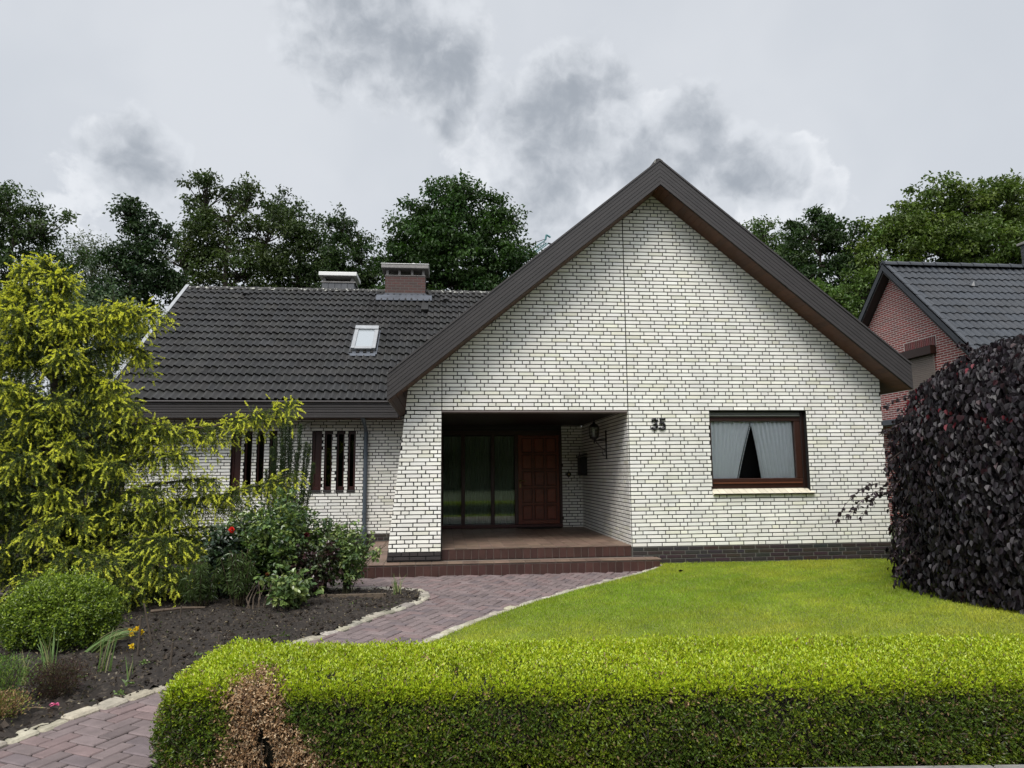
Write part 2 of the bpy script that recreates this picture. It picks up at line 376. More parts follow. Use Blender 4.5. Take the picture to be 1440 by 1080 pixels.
M['lawn'] = mat('lawn_soil_and_thatch', (.12, .155, .018), .9, var=.35, vscale=2.5)
M['field'] = mat('far_rough_grass', (.045, .065, .02), .95, var=.4, vscale=.4)
M['concrete'] = mat('grey_concrete', (.24, .23, .22), .85, var=.3, vscale=20, bump=.4, bscale=90)
M['asphalt'] = mat('grey_asphalt', (.06, .06, .062), .9, var=.3, vscale=30, bump=.4, bscale=160)
M['bark'] = mat('tree_bark', (.050, .040, .030), .9, tint=True, var=.4, vscale=9, bump=.6, bscale=25)
M['twig'] = mat('brown_twig', (.072, .056, .042), .85, tint=True, var=.3, vscale=15)
M['leaf'] = leafmat('tree_leaf', (1, 1, 1), .5, .28, .35)
M['boxleaf'] = leafmat('box_leaf', (1, 1, 1), .38, .30, .5)
M['needle'] = leafmat('conifer_needle', (1, 1, 1), .5, .20, .35, (1, 1.1, .4))
M['beech'] = leafmat('purple_beech_leaf', (1, 1, 1), .46, .08, .32, (1.6, .5, .5))
M['rose'] = leafmat('glossy_rose_leaf', (1, 1, 1), .30, .22, .55)
M['grass'] = leafmat('grass_blade', (1, 1, 1), .5, .35, .3)
M['dry'] = leafmat('dead_leaf', (1, 1, 1), .7, .2, .2, (1.1, 1, .7))
M['petal'] = leafmat('flower_petal', (1, 1, 1), .5, .3, .3, (1, 1, 1))
M['redbrick'] = brickmat('red_brick_pale_joints', (.260, .036, .030), (.135, .032, .030), (.46, .42, .39), .25, .0625, .0105, 'yz')
M['chimbrick'] = brickmat('old_chimney_brick', (.075, .030, .025), (.045, .026, .023), (.075, .065, .06), .22, .070, .008, 'xz')
M['slate'] = mat('slate_cladding', (.10, .105, .115), .6, tint=True, var=.2, vscale=8)
M['plainbrick'] = brickmat('white_brick_side', (.70, .68, .60), (.64, .62, .55), (.022, .021, .022), .25, .0632, .009, 'yz', .45)
M['plainbrick_x'] = brickmat('white_brick_back', (.70, .68, .60), (.64, .62, .55), (.022, .021, .022), .25, .0632, .009, 'xz', .45)
# ------------------------------------------------------------------ the house
RH = 0.0632; BL = 0.25; JT = 0.0148
def clip(poly, a, b, c):                                     # keep a*u + b*v <= c
    out = []
    for i in range(len(poly)):
        p, q = poly[i], poly[(i + 1) % len(poly)]
        dp, dq = a * p[0] + b * p[1] - c, a * q[0] + b * q[1] - c
        if dp <= 0: out.append(p)
        if dp * dq < 0:
            t = dp / (dp - dq); out.append((p[0] + t * (q[0] - p[0]), p[1] + t * (q[1] - p[1])))
    return out
def convex_clip(poly, region):
    n = len(region); ar = sum(region[i][0] * region[(i + 1) % n][1] - region[(i + 1) % n][0] * region[i][1] for i in range(n))
    reg = region if ar > 0 else region[::-1]
    for i in range(n):
        (x0, y0), (x1, y1) = reg[i], reg[(i + 1) % n]
        poly = clip(poly, (y1 - y0), -(x1 - x0), (y1 - y0) * x0 - (x1 - x0) * y0)
        if len(poly) < 3: return []
    return poly
def inset(poly, e):
    n = len(poly); cx = sum(p[0] for p in poly) / n; cy = sum(p[1] for p in poly) / n
    out = []
    for x, y in poly:
        dx, dy = x - cx, y - cy
        out.append((x - math.copysign(min(e, abs(dx)), dx), y - math.copysign(min(e, abs(dy)), dy)))
    return out
def add_brick(mb, poly, O, U, V, N, d0, d1, tint, mi, cham=.0025):
    O, U, V, N = Vector(O), Vector(U), Vector(V), Vector(N)
    base = [O + U * u + V * v + N * d0 for u, v in poly]; top0 = [O + U * u + V * v + N * (d1 - cham) for u, v in poly]
    top = [O + U * u + V * v + N * d1 for u, v in inset(poly, cham)]
    n = len(poly)
    F = [[2 * n + i for i in range(n)]]
    for i in range(n):
        j = (i + 1) % n; F += [[i, j, n + j, n + i], [n + i, n + j, 2 * n + j, 2 * n + i]]
    mb.add(base + top0 + top, F, tint, mi)
def brick_tint():
    g = random.gauss(1.0, .045); y = random.random()
    if y < .05: g *= .88
    return (g * random.uniform(.985, 1.01), g, g * (random.uniform(.965, 1.01) if y > .10 else random.uniform(.90, .95)))
def brickwork(mb, O, U, V, N, region, u0, u1, rows, seed=0, mi=0, tintf=brick_tint, start_left=True, bl=BL, rh=RH, jt=JT, prob=.26, d1=.009, jit=.0):
    """wild bond of whole and half bricks, clipped to a convex region of the wall; (0,0) is at O"""
    r = random.Random(seed)
    for k in rows:
        v0, v1 = k * rh + jt / 2, (k + 1) * rh - jt / 2
        u = u0 + (0 if (k + seed) % 2 else -bl * .25)
        if r.random() < .25: u -= bl * .5
        if not start_left: u = u1 - math.ceil((u1 - u0) / bl + 1) * bl + (0 if k % 2 else bl * .25)
        while u < u1:
            L = bl if r.random() > prob else bl * .5
            a = u + jt / 2; b = u + L - jt / 2
            poly = [(a, v0), (b, v0), (b, v1), (a, v1)]
            if jit: poly = [(x + r.uniform(-jit, jit), y + r.uniform(-jit, jit) * .4) for x, y in poly]
            poly = convex_clip(poly, region)
            if len(poly) >= 3:
                xs = [p[0] for p in poly]; ys = [p[1] for p in poly]
                if max(xs) - min(xs) > .018 and max(ys) - min(ys) > .012:
                    add_brick(mb, poly, O, U, V, N, -.004, d1, tintf(), mi)
            u += L
def slab(mb, pts, back, mi):                                 # mortar backing behind a convex wall piece
    mb.prism([tuple(p) for p in pts], back, (1, 1, 1), mi)

house = empty('house', (0.5, 0, G), 'white brick house with a steep brown gable, recessed porch and long dark tiled wing', 'house')
AX, AZ, SL = 0.54, 5.945, 0.818                              # soffit apex of the gable, roof slope
OV = 0.46                                                    # verge overhang
LINT = 35 * RH                                               # 2.212 porch lintel and window head
XR, XJ, XP = 4.455, 0.0, -3.065
def roofz(x): return AZ - SL * abs(x - AX)
BRK = [M['brick'], M['mortar'], M['plinth'], M['plinth_mortar']]
xl = AX - (AZ - LINT) / SL                                    # where soffit line reaches the lintel
mb = MB(); e = .007
front = ((1, 0, 0), (0, 0, 1), (0, -1, 0))
TOP = int(AZ / RH) + 1
# right part: below, beside and above the window
zr = roofz(XR)
WX0, WX1, WZ0 = 1.385, 3.09, 13 * RH
for reg, rr in (([(e, 0), (XR, 0), (XR, WZ0), (e, WZ0)], range(0, 13)), ([(e, WZ0), (WX0, WZ0), (WX0, LINT), (e, LINT)], range(13, 35)),
                ([(WX1, WZ0), (XR, WZ0), (XR, LINT), (WX1, LINT)], range(13, 35)), ([(e, LINT), (XR, LINT), (XR, zr), (AX, AZ), (e, roofz(0))], range(35, TOP))):
    brickwork(mb, (0, 0, 0), *front, reg, 0, XR + .3, rr, seed=11)
    slab(mb, [(u, 0, v) for u, v in reg], (0, .24, 0), 1)
# lintel panel above the porch
reg = [(XP + e, LINT), (-e, LINT), (-e, roofz(0)), (XP + e, roofz(XP))]
brickwork(mb, (0, 0, 0), *front, reg, XP, XJ, range(35, TOP), seed=5)
slab(mb, [(u, 0, v) for u, v in reg], (0, .24, 0), 1)
# left end panel above the pier
XW = -3.61
reg = [(XP - e, LINT), (XP - e, roofz(XP)), (XW, roofz(XW)), (XW - .035, LINT)]
brickwork(mb, (0, 0, 0), *front, reg, XW - .3, XP, range(35, 60), seed=8, jit=.003, start_left=False)
slab(mb, [(u, 0, v) for u, v in reg], (0, .24, 0), 1)
mb.build('gable_wall', BRK, house)
# battered pier left of the porch
mb = MB(); hz = LINT; dn = Vector((0, -.13, -hz)).normalized(); Vp = -dn; Np = Vector((0, -hz, .13)).normalized()
Lp = hz / -dn.z
reg = [(XP - e, 2 * RH), (XP - e, Lp), (XW - .035, Lp), (-3.865, 2 * RH)]
P0 = Vector((0, -.13, 0))
brickwork(mb, P0, (1, 0, 0), Vp, Np, [(XP - e, 0), (XP - e, Lp), (XW - .035, Lp), (-3.885, 0)], -4.3, XP, range(0, 36), seed=21, jit=.004, start_left=False, prob=.4)
Pw = [P0 + Vector((1, 0, 0)) * u + Vp * v for u, v in [(XP - e, -.14), (XP - e, Lp), (XW - .035, Lp), (-3.90, -.14)]]
slab(mb, Pw, (0, .40, 0), 1)
for k in (-2, -1):
    brickwork(mb, P0 + Np * .003, (1, 0, 0), Vp, Np, [(XP - e, -.135), (XP - e, 0), (-3.885, 0), (-3.90, -.135)], -4.3, XP, [k], seed=31 + k, mi=2, tintf=lambda: (random.uniform(.7, 1.1),) * 3)
mb.build('pier', BRK, house)
# plinth of the gable front
mb = MB(); dk = lambda: tuple(random.uniform(.75, 1.25) * c for c in (1.05, 1, 1))
brickwork(mb, (0, -.012, 0), *front, [(.01, -.40), (XR, -.40), (XR, -.004), (.01, -.004)], 0, XR + .3, range(-7, 0), seed=3, mi=2, tintf=dk, prob=.15)
mb.box((.0, -.012, -.6), (XR, .24, -.002), mi=3)
mb.build('plinth', BRK, house)
# porch: right side wall, short return beside the door, left side wall
PD = 3.86; WY_ = 3.29
mb = MB()
reg = [(.012, 0), (PD, 0), (PD, LINT + .05), (.012, LINT + .05)]
brickwork(mb, (0, 0, 0), (0, 1, 0), (0, 0, 1), (-1, 0, 0), reg, 0, PD, range(0, 36), seed=17)
slab(mb, [(0, u, v) for u, v in reg], (.2, 0, 0), 1)
reg = [(-.46, 0), (-.008, 0), (-.008, LINT + .05), (-.46, LINT + .05)]
brickwork(mb, (0, PD, 0), *front, reg, -.5, 0, range(0, 36), seed=19)
slab(mb, [(u, PD, v) for u, v in reg], (0, .2, 0), 1)
mb.build('porch_wall', BRK, house)
mb = MB(); mb.box((XP - .30, .05, -.3), (XP - .02, PD, LINT + .05), mi=1)
brickwork(mb, (XP - .02, 0, 0), (0, 1, 0), (0, 0, 1), (1, 0, 0), [(.26, 0), (PD, 0), (PD, LINT), (.26, LINT)], 0, PD, range(0, 35), seed=23)
brickwork(mb, (XP - .30, 0, 0), (0, 1, 0), (0, 0, 1), (-1, 0, 0), [(.28, 0), (WY_, 0), (WY_, LINT), (.28, LINT)], 0, WY_, range(0, 35), seed=24)
brickwork(mb, (XP - .30, 0, 0), (0, 1, 0), (0, 0, 1), (-1, 0, 0), [(.28, -.14), (WY_, -.14), (WY_, -.004), (.28, -.004)], 0, WY_, range(-3, 0), seed=25, mi=2, tintf=lambda: (random.uniform(.7, 1.1),) * 3)
mb.build('porch_wall', BRK, house)
mb = MB()                                                     # porch ceiling of dark boards with its pale front trim
for k in range(28):
    y0 = .246 + k * .13
    if y0 + .126 < PD + .1: mb.bbox((XP - .02, y0, LINT + .012), (.0, y0 + .124, LINT + .04), .004, (random.uniform(.8, 1.2),) * 3)
mb.build('porch_ceiling', M['darkwood'], house)
mb = MB(); mb.bbox((XP, -.004, LINT - .030), (-.01, .245, LINT - .002), .003); mb.build('lintel_trim', mat('grey_brown_trim', (.16, .13, .125), .5), house)
# wing wall with eight slit windows
WY = 3.30; WXL = -9.30
slits = [-7.28, -6.86, -6.44, -6.02, -5.63, -5.385, -5.14, -4.92]
slits = [(-7.30, .20), (-7.04, .15), (-6.80, .15), (-6.55, .15), (-5.71, .20), (-5.46, .155), (-5.215, .155), (-4.985, .155)]
SZ0, SZ1 = .90, 33 * RH + .01
mb = MB(); wing = [(WXL, 0)]
def wing_reg(a, b, z0, z1, rr, s):
    reg = [(a, z0), (b, z0), (b, z1), (a, z1)]
    brickwork(mb, (0, WY, 0), *front, reg, WXL, -3.3, rr, seed=s); slab(mb, [(u, WY, v) for u, v in reg], (0, .22, 0), 1)
z0, z1 = 14 * RH, 33 * RH
wing_reg(WXL, -3.3, 0, z0, range(0, 14), 41); wing_reg(WXL, -3.3, z1, 38 * RH, range(33, 38), 41)
px = WXL
for sx, sw in slits: wing_reg(px, sx, z0, z1, range(14, 33), 41); px = sx + sw
wing_reg(px, -3.3, z0, z1, range(14, 33), 41)
mb.build('wing_wall', BRK, house)
mb = MB(); brickwork(mb, (0, WY - .012, 0), *front, [(WXL, -.40), (-3.3, -.40), (-3.3, -.004), (WXL, -.004)], WXL, -3.3, range(-7, 0), seed=4, mi=2, tintf=dk)
mb.box((WXL, WY - .012, -.6), (-3.3, WY + .22, -.002), mi=3); mb.build('wing_plinth', BRK, house)
mb = MB()                                                     # far walls of the house
mb.prism([(WXL, WY + .22, -.5), (WXL, 10.4, -.5), (WXL, 10.4, 2.5), (WXL, 6.75, 5.7), (WXL, WY + .22, 2.5)], (.2, 0, 0))
mb.build('side_wall', M['plainbrick'], house); mb = MB()
mb.prism([(XR, .24, -.5), (XR, 10.4, -.5), (XR, 10.4, 2.6), (XR, .24, 2.6)], (-.2, 0, 0))
mb.build('side_wall', M['plainbrick'], house)
mb = MB(); mb.box((WXL + .2, 10.2, -.5), (XR - .2, 10.4, 2.55)); mb.build('back_wall', M['plainbrick_x'], house)

# --- roofs of double-wave tiles
def roof_tiles(mb, O, U, S, N, width, slen, courses, wave=.152, amp=.031, lip=.042, seed=0, nw=9, spots=.03, dv=.16):
    r = np.random.default_rng(seed); O, U, S, N = (np.array(a, float) for a in (O, U, S, N))
    nwv = int(round(width / wave)); wv = width / nwv; ex = slen / courses
    q = np.arange(nw) / nw
    prof = np.interp(q, [0, .06, .16, .28, .42, .58, .80, .97, 1.0], [-.45, .45, .90, 1.0, .72, .20, -.35, -.50, -.45])
    us = np.concatenate([(np.arange(nwv)[:, None] + q[None]).ravel(), [nwv]]) * wv; pr_ = np.concatenate([np.tile(prof, nwv), [prof[0]]]) * amp
    n = len(us)
    for k in range(courses):
        s0 = k * ex - .004 + r.normal() * .002; s1 = (k + 1) * ex + .035
        til = r.normal(1, dv, nwv // 2 + 2).clip(.55, 1.7); warm = r.uniform(.96, 1.05, nwv // 2 + 2)
        ti = (np.minimum(np.arange(n) // nw, nwv - 1) + (0)) // 2
        dz = r.normal(0, .0025, nwv // 2 + 2)[ti]
        rows = []
        for s, h in ((s0 + .004, lip - .034), (s0 - .001, lip), (s1, .001)):
            hh = h + pr_ + dz
            rows.append(O + us[:, None] * U + s * S + hh[:, None] * N)
        P = np.concatenate(rows); o = len(mb.v)
        mb.v += [tuple(p) for p in P]
        tt = [(a * w, a, a / w) for a, w in zip(til[ti], warm[ti])]
        mb.t += tt * 3
        for a in (0, 1):
            for i in range(n - 1):
                mb.f.append([o + a * n + i, o + a * n + i + 1, o + (a + 1) * n + i + 1, o + (a + 1) * n + i]); mb.m.append(0)
EY, EZ, RY = 2.70, 2.655, 6.75
sl = math.hypot(1, SL)
S1 = (0, 1 / sl, SL / sl); N1 = (0, -SL / sl, 1 / sl)
RXL = -9.58
RZ = EZ + SL * (RY - EY)
mb = MB(); roof_tiles(mb, (RXL + .02, EY, EZ), (1, 0, 0), S1, N1, 9.0, (RY - EY) * sl, 17, seed=2)
mb.build('wing_roof', M['tile'], house, smooth=False)
mb = MB()
mb.prism([(RXL, EY, EZ - .03), (RXL, RY, RZ - .03), (RXL, 10.9, RZ - .03 - SL * (10.9 - RY)), (RXL, 10.9, RZ - .16 - SL * (10.9 - RY)), (RXL, RY, RZ - .17), (RXL, EY, EZ - .16)], (9.1, 0, 0), (.7, .7, .7))
mb.build('roof_deck', M['board'], house)
mb = MB()                                                     # ridge caps
x = RXL + .02
while x < -.4:
    a = random.uniform(.7, 1.3); L = .36
    for kk, (x0, x1, r0) in enumerate(((x, x + L, .095),)):
        pts = []
        for i in range(9):
            an = math.pi * i / 8; pts.append((math.cos(an), math.sin(an)))
        P = [(x0, RY + r0 * c, RZ - .035 + r0 * s_ * .85) for c, s_ in pts] + [(x1, RY + (r0 + .012) * c, RZ - .030 + (r0 + .012) * s_ * .85) for c, s_ in pts]
        mb.add(P, [[i, i + 1, 9 + i + 1, 9 + i] for i in range(8)] + [list(range(9)), list(range(9, 18))], (a, a, a))
    x += L - .02
mb.build('ridge', M['ridge'], house)
# verge board and zinc edge at the wing's left end
mb = MB()
def slope_bar(mb, x0, x1, y0, y1, up, dn_, tint=(1, 1, 1)):
    z = lambda y: EZ + SL * (y - EY)
    mb.prism([(x0, y0, z(y0) + up), (x0, y1, z(y1) + up), (x0, y1, z(y1) + dn_), (x0, y0, z(y0) + dn_)], (x1 - x0, 0, 0), tint)
slope_bar(mb, RXL - .055, RXL + .03, EY - .02, RY + .02, .085, .045)
slope_bar(mb, RXL - .06, RXL - .03, EY - .02, RY + .02, .045, -.03)
mb.build('verge_cap', M['metal'], house)
mb = MB(); slope_bar(mb, RXL - .03, RXL - .005, EY, RY, .04, -.26, (.8, .8, .8)); mb.build('verge_board', M['board'], house)
# eaves fascia, gutter and soffit of the wing
mb = MB(); FZ0, FZ1 = 2.305, 2.615; nb = 6; hb = (FZ1 - FZ0) / nb
for k in range(nb):
    t = (random.uniform(.85, 1.1),) * 3
    mb.bbox((RXL, EY - .05 + .006 * (k % 2), FZ0 + k * hb + .003), (-3.93, EY - .005, FZ0 + (k + 1) * hb - .003), .005, t)
mb.box((RXL, EY - .03, FZ0), (-3.93, EY, FZ1), (.25, .25, .25))
mb.build('eaves_fascia', M['board'], house)
mb = MB(); mb.bbox((RXL, EY - .085, FZ1 - .012), (-3.95, EY - .03, FZ1 + .028), .012, (1.5, 1.5, 1.5)); mb.build('gutter', M['board'], house)
mb = MB()
for k in range(6): mb.bbox((RXL, EY + .0 + k * .1, FZ0 + .004), (-3.9, EY + k * .1 + .095, FZ0 + .02), .004, (random.uniform(.6, .8),) * 3)
mb.build('wing_soffit', M['soffit'], house)
# --- gable roof
TH = .445                                                     # vertical depth of the verge boarding
XL_, XR_ = -3.885, 4.72
def top(x): return roofz(x) + TH
mb = MB()
for sgn, xe in ((-1, XL_), (1, XR_)):
    ln = abs(xe - AX); S = (-sgn / sl, 0, SL / sl); N_ = (sgn * SL / sl, 0, 1 / sl)
    U = (0, 1, 0)
    roof_tiles(mb, (xe, -OV + .05, top(xe) - .055), U, S, N_, 10.6, ln * sl, 17, wave=.152, seed=7 + sgn, nw=6, amp=.02)
mb.build('gable_roof', M['tile'], house)
mb = MB()
mb.prism([(XL_, -OV + .03, top(XL_) - .07), (AX, -OV + .03, top(AX) - .07), (XR_, -OV + .03, top(XR_) - .07), (XR_, -OV + .03, top(XR_) - .2), (AX, -OV + .03, top(AX) - .2), (XL_, -OV + .03, top(XL_) - .2)], (0, 10.7, 0), (.6, .6, .6))
mb.build('gable_roof_deck', M['board'], house)
mb = MB()
for k in range(30): 
    y = -OV + .03 + k * .36; a = random.uniform(.7, 1.2)
    mb.tube([(AX, y, top(AX) - .05), (AX, y + .37, top(AX) - .042)], [.085, .095], 12, (a, a, a))
mb.build('gable_ridge', M['ridge'], house)
mb = MB(); nb = 6; pitch = (TH - .035) / nb
for sgn, xe in ((-1, XL_), (1, XR_)):
    for k in range(nb):
        a0 = .035 + k * pitch + .004; a1 = .035 + (k + 1) * pitch - .004; t = random.uniform(.92, 1.08)
        y = -OV - .022 + (.0 if k % 2 else .002)
        poly = [(xe, y, top(xe) - a1), (AX, y, top(AX) - a1), (AX, y, top(AX) - a0), (xe, y, top(xe) - a0)]
        mb.prism(poly, (0, .02, 0), (t, t, t))
    mb.prism([(xe, -OV - .003, top(xe) - TH), (AX, -OV - .003, top(AX) - TH), (AX, -OV - .003, top(AX) - .02), (xe, -OV - .003, top(xe) - .02)], (0, .028, 0), (.18, .18, .18))
    mb.prism([(xe, -OV - .034, top(xe) - .034), (AX, -OV - .034, top(AX) - .034), (AX, -OV - .034, top(AX)), (xe, -OV - .034, top(xe))], (0, .10, 0), (1.15, 1.15, 1.15))
# boarded ends along the side eaves
for xe, sx in ((XL_, -1), (XR_, 1)):
    for k in range(nb):
        a0 = .035 + k * pitch + .004; a1 = .035 + (k + 1) * pitch - .004
        y1 = 2.66 if sx < 0 else 10.1
        mb.box((xe - (.02 if sx < 0 else 0), -OV, top(xe) - a1), (xe + (.02 if sx > 0 else 0), y1, top(xe) - a0), (.9, .9, .9))
mb.build('verge_boards', M['board'], house)
mb = MB()                                                     # sloping brown soffit, boards running back from the verge
w = .105
for sgn, xe in ((-1, XL_), (1, XR_)):
    n = int(abs(xe - AX) * sl / w)
    for k in range(n + 1):
        s0 = k * w + .002; s1 = min((k + 1) * w - .002, abs(xe - AX) * sl)
        if s1 - s0 < .02: continue
        x0 = AX + sgn * s0 / sl; x1 = AX + sgn * s1 / sl; t = random.uniform(.85, 1.2)
        yb = .0 if (sgn > 0 and abs(x1) < XR) or (sgn < 0 and x1 > XW) else (2.7 if sgn < 0 else 10.1)
        P = [(x0, -OV, roofz(x0)), (x1, -OV, roofz(x1)), (x1, yb, roofz(x1)), (x0, yb, roofz(x0))]
        mb.prism(P, (0, 0, .018), (t, t, t))
    mb.prism([(AX, -OV, roofz(AX) + .021), (xe, -OV, roofz(xe) + .021), (xe, 2.7, roofz(xe) + .021), (AX, 2.7, roofz(AX) + .021)], (0, 0, .03), (.2, .2, .2))
mb.build('verge_soffit', M['soffit'], house)

# --- downpipe and the small things under the wing eaves
mb = MB(); dx, dy = -4.62, WY - .075
mb.tube([(dx - .02, EY - .0, 2.33), (dx - .01, EY + .25, 2.24), (dx, dy, 2.06), (dx, dy, -.1)], [.04, .04, .042, .042], 12)
for z in (1.62, .45): mb.lathe([(.043, -.03), (.05, -.03), (.05, .03), (.043, .03)], (dx, dy, z), 14)
mb.lathe([(.05, -.2), (.055, -.2), (.055, .16), (.045, .2)], (dx, dy, -.05), 14, (.25, .2, .2))
mb.build('downpipe', M['drain'], house)
mb = MB(); mb.bbox((-5.83, WY - .06, 2.155), (-5.74, WY - .006, 2.25), .015); mb.bbox((-5.815, WY - .075, 2.10), (-5.755, WY - .02, 2.16), .012); 
tag(mb.build('motion_sensor', M['white']), 'small white sensor box on the brick wall under the dark eaves', 'sensor')

# --- slit windows
for i, (sx, sw) in enumerate(slits):
    mb = MB(); zz0, zz1 = z0 + .001, z1 - .001; yb = WY + .06
    t = .032 if 0 < i % 4 < 3 else .05
    fl = t if i % 4 != 3 else .03
    mb.bbox((sx + .001, yb, zz0), (sx + fl, yb + .10, zz1), .004); mb.bbox((sx + sw - t, yb, zz0), (sx + sw - .001, yb + .10, zz1), .004)
    mb.bbox((sx + fl, yb, zz0), (sx + sw - t, yb + .10, zz0 + .07), .004); mb.bbox((sx + fl, yb, zz1 - .06), (sx + sw - t, yb + .10, zz1), .004)
    if i % 4 == 0: mb.bbox((sx + .05, yb + .02, zz0 + .07), (sx + sw - .05, yb + .09, zz1 - .06), .006, (.9, .9, .9))
    win = mb.build('slit_window', M['redframe'], house)
    p = MB(); p.box((sx + fl, yb + .05, zz0 + .07), (sx + sw - t, yb + .056, zz1 - .06)); p.build('pane', M['slitglass'], win)
    p = MB(); p.box((sx + .002, yb + .11, zz0 + .002), (sx + sw - .002, yb + .15, zz1 - .002)); p.build('blind', mat('dark_blind', (.03, .033, .03), .9) if i == 0 else bpy.data.materials['dark_blind'], win)
    p = MB(); p.bbox((sx - .004, WY - .03, zz0 - .045), (sx + sw + .004, yb, zz0 - .004), .006, (.5, .5, .5)); p.build('sill', M['plinth'], win)

# --- front window
wy = .10
mb = MB(); x0, x1, zb, zt = WX0 + .004, WX1 - .004, .915, LINT - .004
fr = .075
mb.bbox((x0, wy, zb), (x1, wy + .10, zb + .09), .006); mb.bbox((x0, wy, zt - .12), (x1, wy + .10, zt - .09), .006)
mb.bbox((x0, wy, zb + .09), (x0 + .03, wy + .10, zt - .12), .006); mb.bbox((x1 - .065, wy - .02, zb - .0), (x1, wy + .10, zt), .006, (.45, .45, .45))
sx0, sx1, sz0, sz1 = x0 + .03, x1 - .065, zb + .09, zt - .12   # sash
mb.bbox((sx0, wy - .012, sz0), (sx1, wy + .07, sz0 + .075), .008, (1.35, 1.35, 1.35)); mb.bbox((sx0, wy - .012, sz1 - .05), (sx1, wy + .07, sz1), .008)
mb.bbox((sx1 - .11, wy - .012, sz0 + .075), (sx1, wy + .07, sz1 - .05), .008, (1.2, 1.2, 1.2)); mb.bbox((sx0, wy - .012, sz0 + .075), (sx0 + .025, wy + .07, sz1 - .05), .006)
mb.bbox((sx0 + .02, wy - .02, sz0 - .012), (sx1 - .02, wy - .012, sz0 + .010), .003, (4.2, 3.6, 2.6))
win = mb.build('window', M['frame'], house)
p = MB(); p.add([(sx0 + .02, wy + .03, sz0 + .07), (sx1 - .105, wy + .03, sz0 + .07), (sx1 - .105, wy + .03, sz1 - .045), (sx0 + .02, wy + .03, sz1 - .045)], [(0, 1, 2, 3)]); p.build('pane', M['glass'], win)
p = MB()
for k in range(3): p.bbox((x0 + .01, wy - .035 + .008 * k, zt - .088 + k * .029), (x1 - .07, wy + .05, zt - .062 + k * .029), .008, (1 - .12 * k,) * 3)
p.build('shutter_box', M['shutter'], win)
p = MB(); n = 15; ww = (WX1 + .05 - WX0 + .0) / n
for k in range(n):
    a = WX0 + k * ww + .003; b = a + ww - .006; sk = .0
    t = random.uniform(.92, 1.05)
    p.prism([(a, -.06, .818), (b, -.06, .818), (b, -.06, .836), (a, -.06, .836)], (0, .001, 0), (t, t, t))
    p.add([(a, -.06, .836), (b, -.06, .836), (b, wy + .02, .914), (a, wy + .02, .914), (a, -.06, .818), (b, -.06, .818), (b, wy + .02, .822), (a, wy + .02, .822)], [(0, 1, 2, 3), (4, 7, 6, 5), (0, 4, 5, 1), (1, 5, 6, 2), (3, 2, 6, 7), (0, 3, 7, 4)], (t, t, t))
p.build('sill', M['sill'], win)
p = MB(); p.box((WX0 - .1, .55, .6), (WX1 + .1, .6, 2.3)); p.box((WX0 - .14, .24, .6), (WX0 - .1, .6, 2.3)); p.box((WX1 + .1, .24, .6), (WX1 + .14, .6, 2.3)); p.box((WX0 - .14, .24, 2.26), (WX1 + .14, .6, 2.3)); p.box((WX0 - .14, .24, .56), (WX1 + .14, .6, .6))
p.build('room_lining', M['black'], win)
def curtain(name, tl, tr, bl_, br_, label, n, scallop_right):
    zt_, zb_ = 2.14, 1.055; nu, nv = n * 10, 24; V = []
    for j in range(nv + 1):
        v = j / nv; z = zt_ + (zb_ - zt_) * v
        a = tl + (bl_ - tl) * v ** .9; b = tr + (br_ - tr) * v ** .85
        for i in range(nu + 1):
            u = i / nu; ph = u * n + .12 * math.sin(7 * u + 3 * v)
            am = .027 * (1 - .2 * v)
            x = a + (b - a) * u; y = .185 + am * (1 - 2 * abs(math.sin(math.pi * ph)) ** 1.5) + .008 * math.sin(4 * math.pi * ph + 1 + 2 * v)
            V.append((x, y, z))
    F = [(j * (nu + 1) + i, j * (nu + 1) + i + 1, (j + 1) * (nu + 1) + i + 1, (j + 1) * (nu + 1) + i) for j in range(nv) for i in range(nu)]
    V = np.array(V); 
    q = MB(); q.add([tuple(p_) for p_ in V], F, (.96, .99, 1.0))
    for k in range(34):                                       # lace scallops down the free edge
        v = (k + .5) / 34; z = zt_ + (zb_ - zt_) * v
        ex = (tr + (br_ - tr) * v ** .85) if scallop_right else (tl + (bl_ - tl) * v ** .9)
        yy = .165
        pts = [(ex + (.014 if scallop_right else -.014) * math.sin(t_) * 1.0, yy, z + .017 * math.cos(t_)) for t_ in [math.pi * m_ / 6 for m_ in range(7)]]
        q.add(pts, [list(range(7))], (.92, .97, 1.0))
    o = q.build(name, M['curtain'], smooth=True); return tag(o, label, 'curtain', 'sheer curtains in the front window')
curtain('curtain', WX0 + .06, 2.235, WX0 + .06, 1.90, 'left panel of white pleated sheer curtain, narrowing to the lower left', 9, True)
curtain('curtain', 2.175, WX1 - .08, 2.335, WX1 - .08, 'right panel of white pleated sheer curtain, the wider one beside the brown jamb', 11, False)

# --- porch back: three tall panes and a coffered door
mb = MB(); dy0 = PD - .02; fz0, fz1 = .105, 2.02
mb.bbox((XP - .02, dy0 - .04, .035), (-.46, dy0 + .10, fz0), .006, (1.6, 1.3, 1.3))     # threshold rail
posts = [XP - .02, -2.655, -2.015, -1.500]
for k, xx in enumerate(posts): mb.bbox((xx, dy0, fz0), (xx + (.08 if k else .05), dy0 + .10, fz1), .006)
mb.bbox((XP - .02, dy0 + .001, fz1), (-.46, dy0 + .099, fz1 + .09), .006, (.8, .8, .8))
mb.bbox((-.52, dy0, fz0), (-.455, dy0 + .10, fz1), .006)
frm = mb.build('porch_frame', M['redframe'], house)
p = MB()
for k in range(3): p.box((posts[k] + (.08 if k else .05), dy0 + .05, fz0 + .004), (posts[k + 1], dy0 + .056, fz1 - .004))
p.build('glazing', M['doorglass'], frm)
p = MB(); nu = 200
